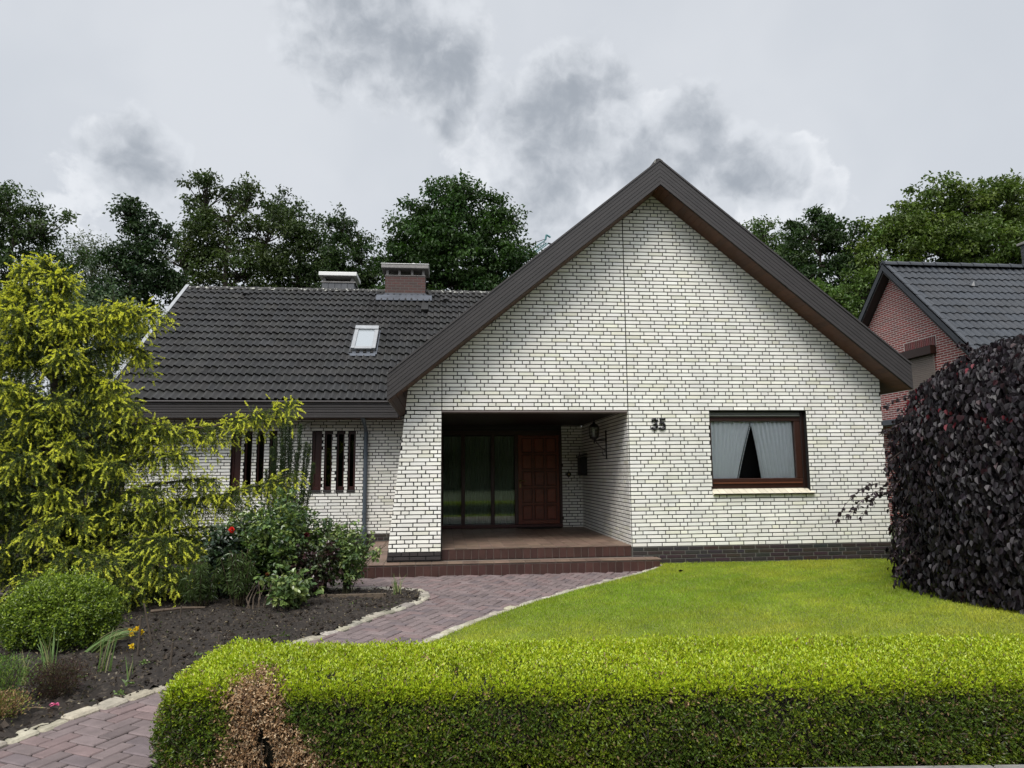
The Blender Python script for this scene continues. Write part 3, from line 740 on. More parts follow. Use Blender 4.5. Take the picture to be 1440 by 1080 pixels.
for i in range(nu):
    xa = XP + (1.6) * i / nu; xb = XP + 1.6 * (i + 1) / nu
    ya = dy0 + .16 + .014 * math.sin(i * .9); yb2 = dy0 + .16 + .014 * math.sin((i + 1) * .9)
    p.add([(xa, ya, .12), (xb, yb2, .12), (xb, yb2, 2.0), (xa, ya, 2.0)], [(0, 1, 2, 3)])
p.build('net_curtain', mat('shaded_net_curtain', (.52, .55, .50), .9), frm, smooth=True)
p = MB(); p.box((XP - .3, dy0 + .3, -.1), (0, dy0 + .35, 2.3)); p.build('room_lining', M['black'], frm)
mb = MB()
for k in range(3): mb.bbox((XP - .02, dy0 + .003, fz1 + .092 + k * .062), (-.46, dy0 + .06, fz1 + .152 + k * .062), .005, (random.uniform(.8, 1.1),) * 3)
mb.build('overdoor_panel', M['darkwood'], house)
mb = MB(); dx0, dx1 = -1.418, -.522; 
mb.box((dx0, dy0 + .035, fz0 + .002), (dx1, dy0 + .06, fz1 - .002), (.55, .5, .5))
cols = [dx0 + .075, dx0 + .075 + .265, dx0 + .075 + .53]; cw = .235; st = .03
ch = (fz1 - fz0 - .10) / 5
xs = [dx0] + [c for c in cols]
mb.bbox((dx0, dy0 + .012, fz0), (dx0 + .075, dy0 + .05, fz1), .004); mb.bbox((dx1 - .05, dy0 + .012, fz0), (dx1, dy0 + .05, fz1), .004)
for c in cols[1:]: mb.bbox((c - st, dy0 + .014, fz0 + .09), (c, dy0 + .05, fz1 - .03), .004)
for r_ in range(6):
    zc = fz0 + .06 + r_ * ch
    mb.bbox((dx0 + .075, dy0 + .013, zc - (.058 if r_ == 0 else .018)), (dx1 - .05, dy0 + .05, zc + .018), .004)
for c in cols:
    for r_ in range(5):
        za = fz0 + .06 + r_ * ch + .018; zb_ = za + ch - .036
        mb.bbox((c + .022, dy0 + .010, za + .02), (c + cw - .022, dy0 + .045, zb_ - .02), .018, (random.uniform(.95, 1.25),) * 3)
door = mb.build('door', M['door'], house)
p = MB(); hx = dx0 + .04; p.lathe([(.032, 0), (.034, .006), (.02, .012), (.014, .03)], (hx, dy0 + .012, 1.03), 16, M=Matrix.Rotation(math.pi / 2, 4, 'X'))
p.tube([(hx, dy0 - .02, 1.03), (hx + .02, dy0 - .04, 1.035), (hx + .09, dy0 - .042, 1.03), (hx + .13, dy0 - .035, 1.02)], [.012, .013, .011, .008], 8)
p.bbox((hx - .02, dy0, .88), (hx + .02, dy0 + .013, .97), .004); p.build('handle', M['brass'], door)

# --- roof window, vents, chimneys
def onroof(x, y, h): return Vector((x, y, EZ + SL * (y - EY))) + Vector(N1) * h
def roof_box(mb, xa, xb, ya, yb, h0, h1, tint=(1, 1, 1), bev=.006):
    O = onroof(0, ya, 0); ex = Matrix((( 1, 0, 0, 0), (0, S1[1], N1[1], O.y), (0, S1[2], N1[2], O.z), (0, 0, 0, 1)))
    mb.bbox((xa, 0, h0), (xb, (yb - ya) * sl, h1), bev, tint, 0, ex)
sxa, sxb, sya, syb = -5.08, -4.56, 4.20, 4.97
mb = MB(); roof_box(mb, sxa, sxb, sya, syb, .03, .10, (.5, .5, .55)); 
roof_box(mb, sxa - .01, sxa + .075, sya - .01, syb, .095, .135); roof_box(mb, sxb - .075, sxb + .01, sya - .01, syb, .095, .135)
roof_box(mb, sxa - .01, sxb + .01, syb - .10, syb + .02, .10, .16); roof_box(mb, sxa + .07, sxb - .07, sya - .02, sya + .055, .095, .13, (.9, .9, .9))
sk = mb.build('roof_window', M['metal'], house)
p = MB(); roof_box(p, sxa + .075, sxb - .075, sya + .055, syb - .10, .10, .115, (1, 1, 1), .002); p.build('pane', M['skyglass'], sk)
p = MB(); roof_box(p, sxa - .02, sxb + .02, sya - .17, sya - .01, .03, .045, (.55, .55, .5)); roof_box(p, sxa - .05, sxa - .012, sya - .1, syb, .03, .04, (.5, .5, .42)); roof_box(p, sxb + .012, sxb + .05, sya - .1, syb, .03, .04, (.8, .8, .75)); p.build('flashing', M['lead'], sk)
for vx, vy in ((-8.03, 6.52), (-2.99, 6.40)):
    mb = MB(); O = onroof(vx, vy, .03)
    P = []; n = 10
    for j, (yy, rr) in enumerate(((-.14, .085), (-.05, .08), (.14, .02))):
        for i in range(n + 1):
            an = math.pi * i / n; q = O + Vector((math.cos(an) * rr, 0, 0)) + Vector(S1) * yy + Vector(N1) * math.sin(an) * rr * .8
            P.append(q)
    mb.add(P, [[j * (n + 1) + i, j * (n + 1) + i + 1, (j + 1) * (n + 1) + i + 1, (j + 1) * (n + 1) + i] for j in range(2) for i in range(n)])
    vt = mb.build('roof_vent', M['tile'], house)
    q = MB(); q.add(P[:n + 1], [list(range(n + 1))]); q.build('vent_mouth', M['black'], vt)
mb = MB(); roof_box(mb, -3.61, -3.43, 5.78, 6.06, .03, .11, (.6, .6, .6)); mb.build('tile_flue', M['tile'], house)
cx0, cx1, cy0, cy1 = -4.565, -3.535, 6.50, 7.15
mb = MB(); mb.box((cx0, cy0, 5.4), (cx1, cy1, 6.335)); ch_ = mb.build('chimney', M['chimbrick'], house)
p = MB(); p.box((cx0 - .012, cy0 - .012, 5.4), (cx1 + .012, cy1 + .012, 5.86)); p.bbox((cx0 - .05, cy0 - .03, 5.6), (cx1 + .05, cy0 - .012, 5.83), .004); 
roof_box(p, cx0 - .22, cx1 + .18, 6.26, 6.50, .035, .06); p.build('flashing', M['lead'], ch_)
p = MB()
for xx in (cx0 + .02, cx0 + .33, cx0 + .66, cx1 - .08):
    for yy in (cy0 + .01, cy1 - .07): p.box((xx, yy, 6.335), (xx + .06, yy + .06, 6.50), (.35, .33, .3))
p.bbox((cx0 + .02, cy0 + .30, 6.335), (cx1 - .02, cy0 + .38, 6.5), .004, (.25, .22, .2)); p.bbox((cx0 - .01, cy0 - .01, 6.325), (cx1 + .01, cy1 + .01, 6.345), .004, (.5, .48, .4))
p.bbox((cx0 - .10, cy0 - .12, 6.50), (cx1 + .09, cy1 + .12, 6.605), .012, (.16, .15, .145)); p.build('cap', M['concrete'], ch_)
p = MB(); p.bbox((cx0 - .112, cy0 - .132, 6.607), (cx1 + .102, cy1 + .132, 6.625), .005); p.tube([(-3.85, 6.7, 6.64), (-3.85, 6.7, 6.73)], .035, 10); p.build('cap_sheet', M['white'], ch_)
cx0, cx1, cy0, cy1 = -6.37, -5.50, 7.55, 8.2
mb = MB()
for k in range(5): mb.bbox((cx0 + (cx1 - cx0) * k / 5 + .003, cy0, 5.3), (cx0 + (cx1 - cx0) * (k + 1) / 5 - .003, cy1, 6.40), .004, (random.uniform(.8, 1.3),) * 3)
ch2 = mb.build('chimney', M['slate'], house)
p = MB(); p.bbox((cx0 - .02, cy0 - .02, 6.40), (cx1 + .04, cy1 + .02, 6.44), .004, (.5, .48, .44))
for xx in (cx0 + .02, cx1 - .10): p.box((xx, cy0 + .02, 6.44), (xx + .08, cy1 - .02, 6.57), (.3, .28, .26))
p.box((cx0 + .1, cy0 + .3, 6.44), (cx1 - .1, cy0 + .36, 6.57), (.1, .1, .1)); p.build('cap', M['concrete'], ch2)
p = MB(); p.bbox((cx0 - .07, cy0 - .12, 6.57), (cx1 + .08, cy1 + .12, 6.68), .012); p.build('cap_sheet', M['white'], ch2)

# --- fittings that hang on the walls
def digit(mb, strokes, ox, oz, s, r=.023):
    for st_ in strokes: mb.tube([(ox + x * s, -.022, oz + z * s) for x, z in st_], r, 8)
num = empty('house_number', (.51, 0, 1.9), 'black iron house number 35 on the white brick beside the porch', 'house number')
s = .165
a3 = [(.08 + .0, .78), (.12, .92), (.25, 1.0), (.42, .96), (.52, .83), (.50, .66), (.38, .55), (.25, .53), (.40, .50), (.54, .38), (.56, .20), (.45, .05), (.28, 0), (.12, .06), (.05, .20)]
a5 = [(.56, 1.02), (.14, .98), (.10, .56), (.28, .62), (.46, .56), (.57, .38), (.54, .17), (.40, .03), (.22, 0), (.08, .06), (.03, .18)]
mb = MB(); digit(mb, [a3], .385, 1.90, s); mb.box((.44, -.02, 1.93), (.45, .0, 1.94)); mb.build('digit', M['iron'], num)
mb = MB(); digit(mb, [a5], .515, 1.90, s); mb.box((.57, -.02, 1.93), (.58, .0, 1.94)); mb.build('digit', M['iron'], num)
lamp = empty('wall_lantern', (0, 1.52, 1.6), 'black iron lantern on a scrolled bracket on the porch side wall', 'lantern')
ly = 1.52; lx = -.24
mb = MB(); mb.bbox((-.03, ly - .02, 1.44), (-.004, ly + .02, 1.98), .006)
mb.tube([(-.02, ly, 1.80), (-.10, ly, 1.79), (lx, ly, 1.79), (lx, ly, 1.83)], .012, 8)
mb.tube([(-.02, ly, 1.52), (-.06, ly, 1.50), (-.09, ly, 1.55), (-.08, ly, 1.62), (-.05, ly, 1.63), (-.045, ly, 1.58)], .008, 6)
mb.tube([(-.02, ly, 1.60), (-.12, ly, 1.66), (lx + .02, ly, 1.78)], .008, 6); mb.build('bracket', M['iron'], lamp)
mb = MB(); mb.lathe([(.03, 1.80), (.05, 1.82), (.085, 1.84), (.09, 1.855)], (lx, ly, 0), 8)
mb.lathe([(.10, 2.03), (.11, 2.04), (.07, 2.08), (.025, 2.11), (.015, 2.15), (.02, 2.165), (.004, 2.19)], (lx, ly, 0), 8)
for k in range(8):
    an = 2 * math.pi * k / 8; mb.tube([(lx + .082 * math.cos(an), ly + .082 * math.sin(an), 1.85), (lx + .098 * math.cos(an), ly + .098 * math.sin(an), 2.03)], .006, 5)
mb.lathe([(.01, 1.74), (.018, 1.76), (.01, 1.80)], (lx, ly, 0), 8); mb.build('cage', M['iron'], lamp)
mb = MB(); mb.lathe([(.078, 1.856), (.094, 2.028)], (lx, ly, 0), 8); mb.build('lamp_glass', M['lampglass'], lamp)
mb = MB(); mb.lathe([(.016, 1.856), (.016, 1.93), (.02, 1.95), (.012, 1.99), (.003, 2.005)], (lx, ly, 0), 10); mb.build('bulb', M['white'], lamp)
mbx = empty('mailbox', (0, 3.9, 1.3), 'black wall mailbox on the porch side wall near the door', 'mailbox')
mb = MB(); mb.bbox((-.15, 3.30, 1.14), (-.004, 3.66, 1.52), .012); mb.build('box', M['iron'], mbx)
mb = MB(); mb.prism([(-.17, 3.285, 1.522), (-.17, 3.675, 1.522), (-.0, 3.675, 1.60), (-.0, 3.285, 1.60)], (0, 0, .012)); mb.build('lid', M['iron'], mbx)
bell = empty('doorbell', (-.31, PD, 1.16), 'round dark doorbell plate on the brick beside the front door', 'doorbell')
R90 = Matrix.Rotation(math.pi / 2, 4, 'X')
mb = MB(); mb.lathe([(.055, 0), (.058, .006), (.045, .016), (.03, .02)], (-.31, PD - .008, 1.16), 20, M=R90); mb.build('plate', M['iron'], bell)
mb = MB(); mb.lathe([(.02, .019), (.02, .026), (.012, .03)], (-.31, PD - .008, 1.16), 16, M=R90); mb.build('button', M['brass'], bell)

# --- tiled front steps and porch floor
steps = empty('front_steps', (-1.8, -.2, G), 'two low brown tiled steps leading up to the porch floor', 'steps')
LZ, UZ = -.145, .030
SY = -.36
def tile_row(mb, n, P, dU, dV, dN, tintr=(.8, 1.25), mi=0, e=.0040):
    """n tiles along dU starting at P, each dU*dV big, dN thick"""
    P, dU, dV, dN = Vector(P), Vector(dU), Vector(dV), Vector(dN)
    lu, lv, ln_ = dU.length, dV.length, dN.length
    Mx = Matrix((dU / lu, dV / lv, dN / ln_)).transposed().to_4x4()
    for k in range(n):
        M4 = Matrix.Translation(P + dU * k) @ Mx; t = random.uniform(*tintr)
        mb.bbox((e, e, 0), (lu - e, lv - e, ln_), .003, (t, t * random.uniform(.96, 1.04), t), mi, M4)
LX0, LX1 = -4.40, .345
mb = MB(); n = int((LX1 - LX0) / .1175); w_ = (LX1 - LX0) / n
tile_row(mb, n, (LX0, SY + .012, G - .02), (w_, 0, 0), (0, 0, LZ - G - .012), (0, -.012, 0))
tile_row(mb, 3, (LX1 - .012, SY + .012, G - .02), (0, .1175, 0), (0, 0, LZ - G - .012), (.012, 0, 0))
low = mb.build('lower_step', [M['step_riser'], M['step_tread']], steps)
p = MB(); n2 = 20; w2 = (LX1 - LX0 + .02) / n2
tile_row(p, n2, (LX0, SY - .012, LZ - .018), (w2, 0, 0), (0, .24, 0), (0, 0, .018), (.75, 1.15))
nx = 20; 
for j in range(15):
    y = SY + .232 + j * .24
    n3 = n2 if y < -.13 else 5
    tile_row(p, n3, (LX0, y, LZ - .018), (w2, 0, 0), (0, .24, 0), (0, 0, .018), (.75, 1.2))
p.build('tread', M['step_tread'], low)
p = MB(); p.box((LX0 + .01, SY + .011, G - .1), (LX1 - .011, .0, LZ - .008)); p.box((LX0 + .01, 0, G - .1), (XP - .3, WY - .013, LZ - .008)); p.box((XP - .3, 0, G - .1), (-.01, .05, LZ - .008)); p.build('grout_bed', M['grout'], low)
mb = MB(); n = 26; w_ = (-.02 - XP) / n
tile_row(mb, n, (XP + .004, .004, LZ + .002), (w_, 0, 0), (0, 0, UZ - LZ - .016), (0, -.012, 0)); up = mb.build('upper_step', M['step_riser'], steps)
p = MB(); n2 = 15; w2 = (0 - XP - .012) / n2
tile_row(p, n2, (XP + .004, -.016, UZ - .016), (w2, 0, 0), (0, .115, 0), (0, 0, .016), (.6, .85))
for j in range(19): tile_row(p, n2, (XP + .004, .099 + j * .2, UZ - .016), (w2, 0, 0), (0, .2, 0), (0, 0, .016), (.78, 1.2))
p.build('tread', M['step_tread'], up)
p = MB(); p.box((XP + .004, .004, LZ), (-.012, PD - .06, UZ - .006)); p.build('grout_bed', M['grout'], up)
mb = MB(); R = .5; pts = [(-.98 + R * math.cos(a), dy0 - .05 - .34 * math.sin(a), UZ + .003) for a in [math.pi * k / 24 for k in range(25)]]
mb.prism(pts, (0, 0, .014), (1, 1, 1)); tag(mb.build('doormat', mat('dark_doormat', (.02, .015, .013), .95, bump=.6, bscale=200)), 'dark half round doormat on the porch floor at the door', 'doormat')
# ------------------------------------------------------------------ ground
def pip(x, y, poly):
    x = np.asarray(x, float); y = np.asarray(y, float); ins = np.zeros(x.shape, bool); n = len(poly)
    for i in range(n):
        (x0, y0), (x1, y1) = poly[i], poly[(i + 1) % n]
        c = ((y0 > y) != (y1 > y)); ins ^= c & (x < (x1 - x0) * (y - y0) / ((y1 - y0) if y1 != y0 else 1e-9) + x0)
    return ins
def smooth(pts, it=2):
    for _ in range(it):
        q = [pts[0]]
        for a, b in zip(pts[:-1], pts[1:]): q += [(a[0] * .75 + b[0] * .25, a[1] * .75 + b[1] * .25), (a[0] * .25 + b[0] * .75, a[1] * .25 + b[1] * .75)]
        pts = q + [pts[-1]]
    return pts
KERB = smooth([(-7.2, -10.2), (-5.62, -6.68), (-5.46, -6.19), (-5.11, -5.62), (-4.25, -4.16), (-3.75, -3.18), (-3.45, -2.71), (-3.24, -2.22), (-3.30, -1.72), (-3.58, -1.45), (-4.0, -1.38), (-5.0, -1.36), (-9.6, -1.36)])
LAWN = smooth([(.42, -.22), (.30, -.42), (.02, -.78), (-.45, -1.26), (-1.1, -1.88), (-1.88, -2.71), (-2.44, -3.44), (-2.84, -4.06), (-3.25, -4.75), (-3.70, -5.45), (-4.15, -6.1)])
mb = MB(); mb.add([(-400, -200, G - .05), (400, -200, G - .05), (400, 600, G - .05), (-400, 600, G - .05)], [(0, 1, 2, 3)])
tag(mb.build('ground', M['field']), kind='structure')
# street side: pavement edge and road
hx = lambda x: -7.10 - (x + 4.6) * .088                        # line of the hedge's front foot
mb = MB(); mb.add([(-40, hx(-40) - 1.9, G - .03), (40, hx(40) - 1.9, G - .03), (40, hx(40) - 9, G - .03), (-40, hx(-40) - 9, G - .03)], [(0, 3, 2, 1)]); tag(mb.build('road', M['asphalt']), kind='structure')
mb = MB(); mb.add([(-40, hx(-40) - .2, G - .02), (40, hx(40) - .2, G - .02), (40, hx(40) - 1.9, G - .02), (-40, hx(-40) - 1.9, G - .02)], [(0, 3, 2, 1)]); tag(mb.build('pavement', M['concrete']), kind='structure')
# paved path
PATH = KERB + [(-9.6, SY)] + [(.42, SY), ] + LAWN + [(-4.55, -6.6), (-4.60, -7.2), (-4.9, -10.2)]
mb = MB(); mb.add([(x, y, G - .012) for x, y in PATH], [list(range(len(PATH)))])
mb.build('path_bed', M['sand']); tag(bpy.data.objects['path_bed'], kind='structure')
mb = MB(); pa = math.radians(63); pu = Vector((math.cos(pa), math.sin(pa), 0)); pv = Vector((-math.sin(pa), math.cos(pa), 0))
wd = .108; O = Vector((-4.2, -5.0, 0))
cells = []
for i in range(-60, 80):
    for j in range(-70, 70):
        # herringbone: unit of 1x2 bricks; brick (i,j) horizontal when (i - j) % 4 == 0, vertical when == 2 (cells)
        m_ = (i - j) % 4
        if m_ == 0: cells.append((i, j, 2, 1))
        elif m_ == 3: cells.append((i, j, 1, 2))
r = random.Random(4)
for i, j, a, b in cells:
    c = O + pu * ((i + a / 2) * wd) + pv * ((j + b / 2) * wd)
    if not (-9.6 < c.x < .5 and -9.2 < c.y < -.2): continue
    if not pip([c.x], [c.y], PATH)[0]: continue
    if c.x < -6.3 and c.y > -1.9 and False: continue
    M4 = Matrix.Translation(c + Vector((0, 0, G))) @ Matrix.Rotation(pa + r.gauss(0, .006), 4, 'Z') @ Matrix.Rotation(r.gauss(0, .006), 4, 'X') @ Matrix.Rotation(r.gauss(0, .006), 4, 'Y')
    t = r.gauss(1, .09); h = r.gauss(0, .0018); red = r.random()
    tint = (t * (1.05 if red < .4 else 1), t * (.97 if red < .4 else 1), t * (.96 if red < .4 else 1.0)) if red > .12 else (t * .84, t * .86, t * .90)
    g_ = .0058
    mb.bbox((-a * wd / 2 + g_, -b * wd / 2 + g_, -.05), (a * wd / 2 - g_, b * wd / 2 - g_, h), .006, tint, 0, M4)
tag(mb.build('path', M['paver']), kind='structure')
# granite setts along both sides of the path
def resample(pts, step):
    out = []; d = 0
    for a, b in zip(pts[:-1], pts[1:]):
        L = math.hypot(b[0] - a[0], b[1] - a[1])
        while d < L:
            t = d / L; out.append((a[0] + (b[0] - a[0]) * t, a[1] + (b[1] - a[1]) * t, math.atan2(b[1] - a[1], b[0] - a[0]))); d += step
        d -= L
    return out
def setts(name, pts, step, lw, z, seed):
    r = random.Random(seed); mb = MB()
    for x, y, an in resample(pts, step):
        if y < -9.2: continue
        zz = z if z is not None else -.292 + .03 * max(0, min(1, (y + 2.5) / 2.5))
        M4 = Matrix.Translation((x, y, zz + r.gauss(0, .006))) @ Matrix.Rotation(an + r.gauss(0, .05), 4, 'Z') @ Matrix.Rotation(r.gauss(0, .03), 4, 'X') @ Matrix.Rotation(r.gauss(0, .03), 4, 'Y')
        t = r.gauss(1, .14); l = step * .5 - r.uniform(.004, .012); w = lw * .5 * r.uniform(.9, 1.1)
        mb.bbox((-l, -w, -.10), (l, w, 0), .014, (t, t * r.uniform(.96, 1.02), t * r.uniform(.86, 1.02)), 0, M4)
    return tag(mb.build(name, M['sett']), kind='structure')
setts('kerb', KERB, .205, .135, G + .018, 2)
setts('lawn_edging', [(x - .035, y + .035) for x, y in LAWN], .16, .10, None, 3)
mb = MB(); x = -4.2
while x < 6:                                                  # concrete edging in front of the hedge
    L = 1.0; a = Vector((x, hx(x) - .06, 0)); an = math.atan(-.088)
    M4 = Matrix.Translation((x, hx(x) - .085, G)) @ Matrix.Rotation(an, 4, 'Z'); mb.bbox((.004, -.05, -.1), (L - .004, .05, .022), .008, (random.uniform(.9, 1.1),) * 3, 0, M4); x += L
tag(mb.build('pavement_edging', M['concrete']), kind='structure')
# garden bed
BED = [(x + .0, y) for x, y in KERB] + [(-16, -1.36), (-16, -10.2)]
def grid_sheet(name, x0, x1, y0, y1, step, poly, zf, m):
    xs = np.arange(x0, x1 + step, step); ys = np.arange(y0, y1 + step, step); X, Y = np.meshgrid(xs, ys); Z = zf(X, Y)
    V = np.stack([X, Y, Z], -1).reshape(-1, 3); nx, ny = len(xs), len(ys)
    i, j = np.meshgrid(np.arange(nx - 1), np.arange(ny - 1)); a = (j * nx + i).ravel(); F = np.stack([a, a + 1, a + nx + 1, a + nx], 1)
    c = V[F].mean(1); keep = pip(c[:, 0], c[:, 1], poly); F = F[keep]
    return build_np(name, V, F, np.ones((len(V), 3)), m, smooth=True)
def soilz(X, Y):
    lump = .030 * vnoise(X * 3, Y * 3, 0, 1) + .020 * vnoise(X * 11, Y * 11, 0, 2) + .014 * rng.normal(size=X.shape).clip(-1.6, 2)
    return G + .012 + lump
tag(grid_sheet('garden_bed', -9.6, -3.0, -9.2, -1.3, .035, BED, soilz, M['soil']), kind='structure')
mb = MB(); mb.add([(-40, -10.2, G - .03), (-9.5, -10.2, G - .03), (-9.5, 30, G - .03), (-40, 30, G - .03)], [(0, 1, 2, 3)]); tag(mb.build('side_soil', M['soil']), kind='structure')
mb = MB(); mb.add([(-9.6, -1.36, G - .02), (-4.41, -1.36, G - .02), (-4.41, WY, G - .02), (-9.6, WY, G - .02)], [(0, 1, 2, 3)]); tag(mb.build('house_bed', M['soil']), kind='structure')
# crumbs, fallen leaves and pebbles on the bed
n = 9000; px_ = rng.uniform(-8.5, -3.2, n); py_ = rng.uniform(-7.5, -1.4, n); k = pip(px_, py_, BED) ; px_, py_ = px_[k], py_[k]; n = len(px_)
P = np.stack([px_, py_, np.full(n, G + .03) + rng.uniform(-.01, .03, n)], 1); D = rv(n); D[:, 2] *= .3
pal = np.array([(.055, .045, .036), (.10, .08, .055), (.17, .14, .09), (.05, .07, .02), (.28, .25, .19)]); w = rng.choice(5, n, p=[.48, .24, .13, .1, .05])
tag(leaves('soil_litter', P, D, norm(rv(n) * .5 + [0, 0, 1]), rng.uniform(.010, .040, n), rng.uniform(.008, .024, n), pal[w] * rng.uniform(.6, 1.3, (n, 1)), M['dry'], fold=.3, curl=.3), kind='stuff')
n = 7000; cx_ = rng.uniform(-8.3, -3.2, n); cy_ = rng.uniform(-7.3, -1.45, n); k = pip(cx_, cy_, BED); cx_, cy_ = cx_[k], cy_[k]; n = len(cx_)
sz = rng.lognormal(-4.55, .5, n).clip(.005, .032); o6 = np.array([[1, 0, 0], [-1, 0, 0], [0, 1, 0], [0, -1, 0], [0, 0, .7], [0, 0, -.7]], float)
V = np.stack([cx_, cy_, soilz(cx_, cy_) + sz * .3], 1)[:, None, :] + (o6[None] * sz[:, None, None]) * rng.uniform(.6, 1.3, (n, 6, 1)) + rng.normal(0, .25, (n, 6, 3)) * sz[:, None, None]
tri = np.array([[0, 2, 4], [2, 1, 4], [1, 3, 4], [3, 0, 4], [2, 0, 5], [1, 2, 5], [3, 1, 5], [0, 3, 5]]); F = (np.arange(n)[:, None, None] * 6 + tri[None]).reshape(-1, 3)
ct = np.array([(.030, .022, .016), (.050, .038, .028), (.018, .013, .010), (.11, .095, .075)])[rng.choice(4, n, p=[.42, .27, .26, .05])] * rng.uniform(.7, 1.3, (n, 1))
tag(build_np('soil_clods', V.reshape(-1, 3), F, np.repeat(ct, 6, 0), M['dry']), kind='stuff')
# lawn
LZ0 = -.300
LPOLY = LAWN + [(-4.5, -6.3), (9, -7.6), (12, -7.6), (12, 0.0), (XR + .0, -.012), (.42, -.012)]
def lawnz(X, Y): return LZ0 + .012 * vnoise(X * .9, Y * .9, 0, 7) + .03 * np.clip((Y + 2.5) / 2.5, 0, 1)
tag(grid_sheet('lawn', -4.6, 12.1, -7.7, .1, .07, LPOLY, lawnz, M['lawn']), kind='structure')
def grass_patch(n, xr, yr, hl):
    x = rng.uniform(*xr, n); y = rng.uniform(*yr, n); k = pip(x, y, LPOLY); k &= ((x - 4.9) ** 2 + (y + 3.3) ** 2 > 1.55 ** 2); x, y = x[k], y[k]
    return x, y
x, y = grass_patch(420000, (-4.3, 5.2), (-6.5, -.01), 0)
n = len(x); z = lawnz(x, y)
pv_ = vnoise(x * 1.1, y * 1.1, 0, 12); pv2 = vnoise(x * 3.5, y * 3.5, 0, 13)
yel = np.clip(.28 + .38 * pv_ + .26 * pv2 + .08 * np.clip(x - .2, -1, 3) + .10 * np.clip(-y - 3, 0, 3) + .18 * vnoise(x * 9, y * 9, 0, 14), 0, 1)[:, None]
colr = np.array([(.225, .340, .020)]) * (1 - yel) + np.array([(.430, .445, .050)]) * yel
dryb = rng.random(n) < .06
colr = colr * rng.uniform(.72, 1.22, (n, 1)) * (1 + .14 * vnoise(x * 2.2, y * 2.2, 0, 18))[:, None]; colr[dryb] = np.array([.33, .30, .12]) * rng.uniform(.7, 1.1, (dryb.sum(), 1))
D = norm(rng.normal(size=(n, 3)) * [.55, .55, .2] + np.stack([.35 * vnoise(x * 5, y * 5, 0, 15), .35 * vnoise(x * 5, y * 5, 0, 16), np.ones(n)], 1))
h = rng.uniform(.018, .040, n) * (1 + .25 * pv2)
V0 = np.stack([x, y, z - .003], 1); S = norm(np.cross(D, rv(n))) * (rng.uniform(.0022, .0042, n))[:, None]
V = np.stack([V0 - S, V0 + S, V0 + D * h[:, None]], 1).reshape(-1, 3)
tag(build_np('grass', V, np.arange(n * 3).reshape(-1, 3), np.repeat(colr, 3, 0), M['grass']), kind='stuff')

f = LV(); f.add(np.array([[.44, -.93, -.275], [.47, -.95, -.275]]), np.array([[.6, -.3, .5], [-.5, -.2, .6]]), np.array([[0, 0, 1.], [0, .3, 1.]]), .07, .05, np.array([[.012, .010, .010]] * 2), .3, .3, 6); tag(f.build('fallen_leaf', M['dry']), 'small black fallen leaf lying on the lawn close to the tiled steps', 'leaf')
# ------------------------------------------------------------------ clipped box hedge
hedge = empty('clipped_hedge', (-.5, -7.0, G), 'long low clipped box hedge along the street with a dead brown gap', 'hedge')
HU = Vector((1, -.088, 0)).normalized(); HV = Vector((.088, 1, 0)).normalized(); HO = Vector((-4.50, -7.12, G))
HL, HD, HH = 9.0, .93, .455
Hm = np.array([HU, HV, (0, 0, 1)])                            # rows: local axes in the world
def hedge_surface(n, full=1.0):
    """points and outward normals on the clipped body, local coords (u along, v back, w up)"""
    A = np.array([HL * HH * 1.75, HL * HD, HD * HH * 1.8, HL * HH * .25]); c = rng.choice(4, n, p=A / A.sum())
    a = rng.random(n); b = rng.random(n); u = a * HL; P = np.zeros((n, 3)); N = np.zeros((n, 3))
    f = c == 0; P[f] = np.stack([u[f], 0 * u[f], b[f] * HH], 1); N[f] = (0, -1, 0)
    f = c == 1; P[f] = np.stack([u[f], b[f] * HD, 0 * u[f] + HH], 1); N[f] = (0, 0, 1)
    f = c == 2; P[f] = np.stack([0 * u[f], a[f] * HD, b[f] * HH], 1); N[f] = (-1, 0, 0)
    f = c == 3; P[f] = np.stack([u[f], 0 * u[f] + HD, b[f] * HH], 1); N[f] = (0, 1, 0)
    # round the edges by pulling every point to a rounded box
    R = .13; lo = np.array([R * 2.2, R, -1]); hi = np.array([HL, HD - R, HH - R]); q = np.clip(P, lo, hi); d = P - q; ln = np.linalg.norm(d, axis=1, keepdims=True)
    Rr = np.where(ln > 1e-6, np.minimum(ln, np.where(P[:, :1] < R * 2.2, R * 2.2, R)), 0); d = d / np.maximum(ln, 1e-6)
    rr = np.where(P[:, :1] < R * 2.2, np.array([[R * 2.2, R, R]]), R)
    Nn = norm(d / rr); P2 = q + d * Rr
    und = .022 * vnoise(P2[:, 0] * 4, P2[:, 1] * 5, P2[:, 2] * 5, 21) + .012 * vnoise(P2[:, 0] * 13, P2[:, 1] * 13, P2[:, 2] * 13, 22)
    bulge = .035 * np.sin(np.clip(P2[:, 2] / HH, 0, 1) * np.pi) * (Nn[:, 1] < -.3)
    return P2 + Nn * (und + bulge)[:, None], Nn
def toworld(P): return np.array(HO)[None] + P @ Hm
def dead_mask(P):
    u, v, w = P[:, 0], P[:, 1], P[:, 2]
    c = .50 + .05 * np.sin(w * 9) ; wid = .17 + .36 * np.clip(1 - w / (HH * .62), 0, 1) ** 1.4
    m = np.clip(1.25 - np.abs(u - c - .03 * np.clip(1 - w / HH, 0, 1)) / wid, 0, 1) * np.clip(1.15 - (v - .05) / .32, 0, 1)
    m = m + .30 * vnoise(P[:, 0] * 9, P[:, 1] * 9, P[:, 2] * 9, 23) + .15 * vnoise(P[:, 0] * 30, P[:, 1] * 30, P[:, 2] * 30, 25)
    foot = (np.clip(1 - w / .10, 0, 1)) * np.clip(1.2 - np.abs(u - .42) / .55, 0, 1) * .8
    return np.maximum(m, foot)
hn = 52000
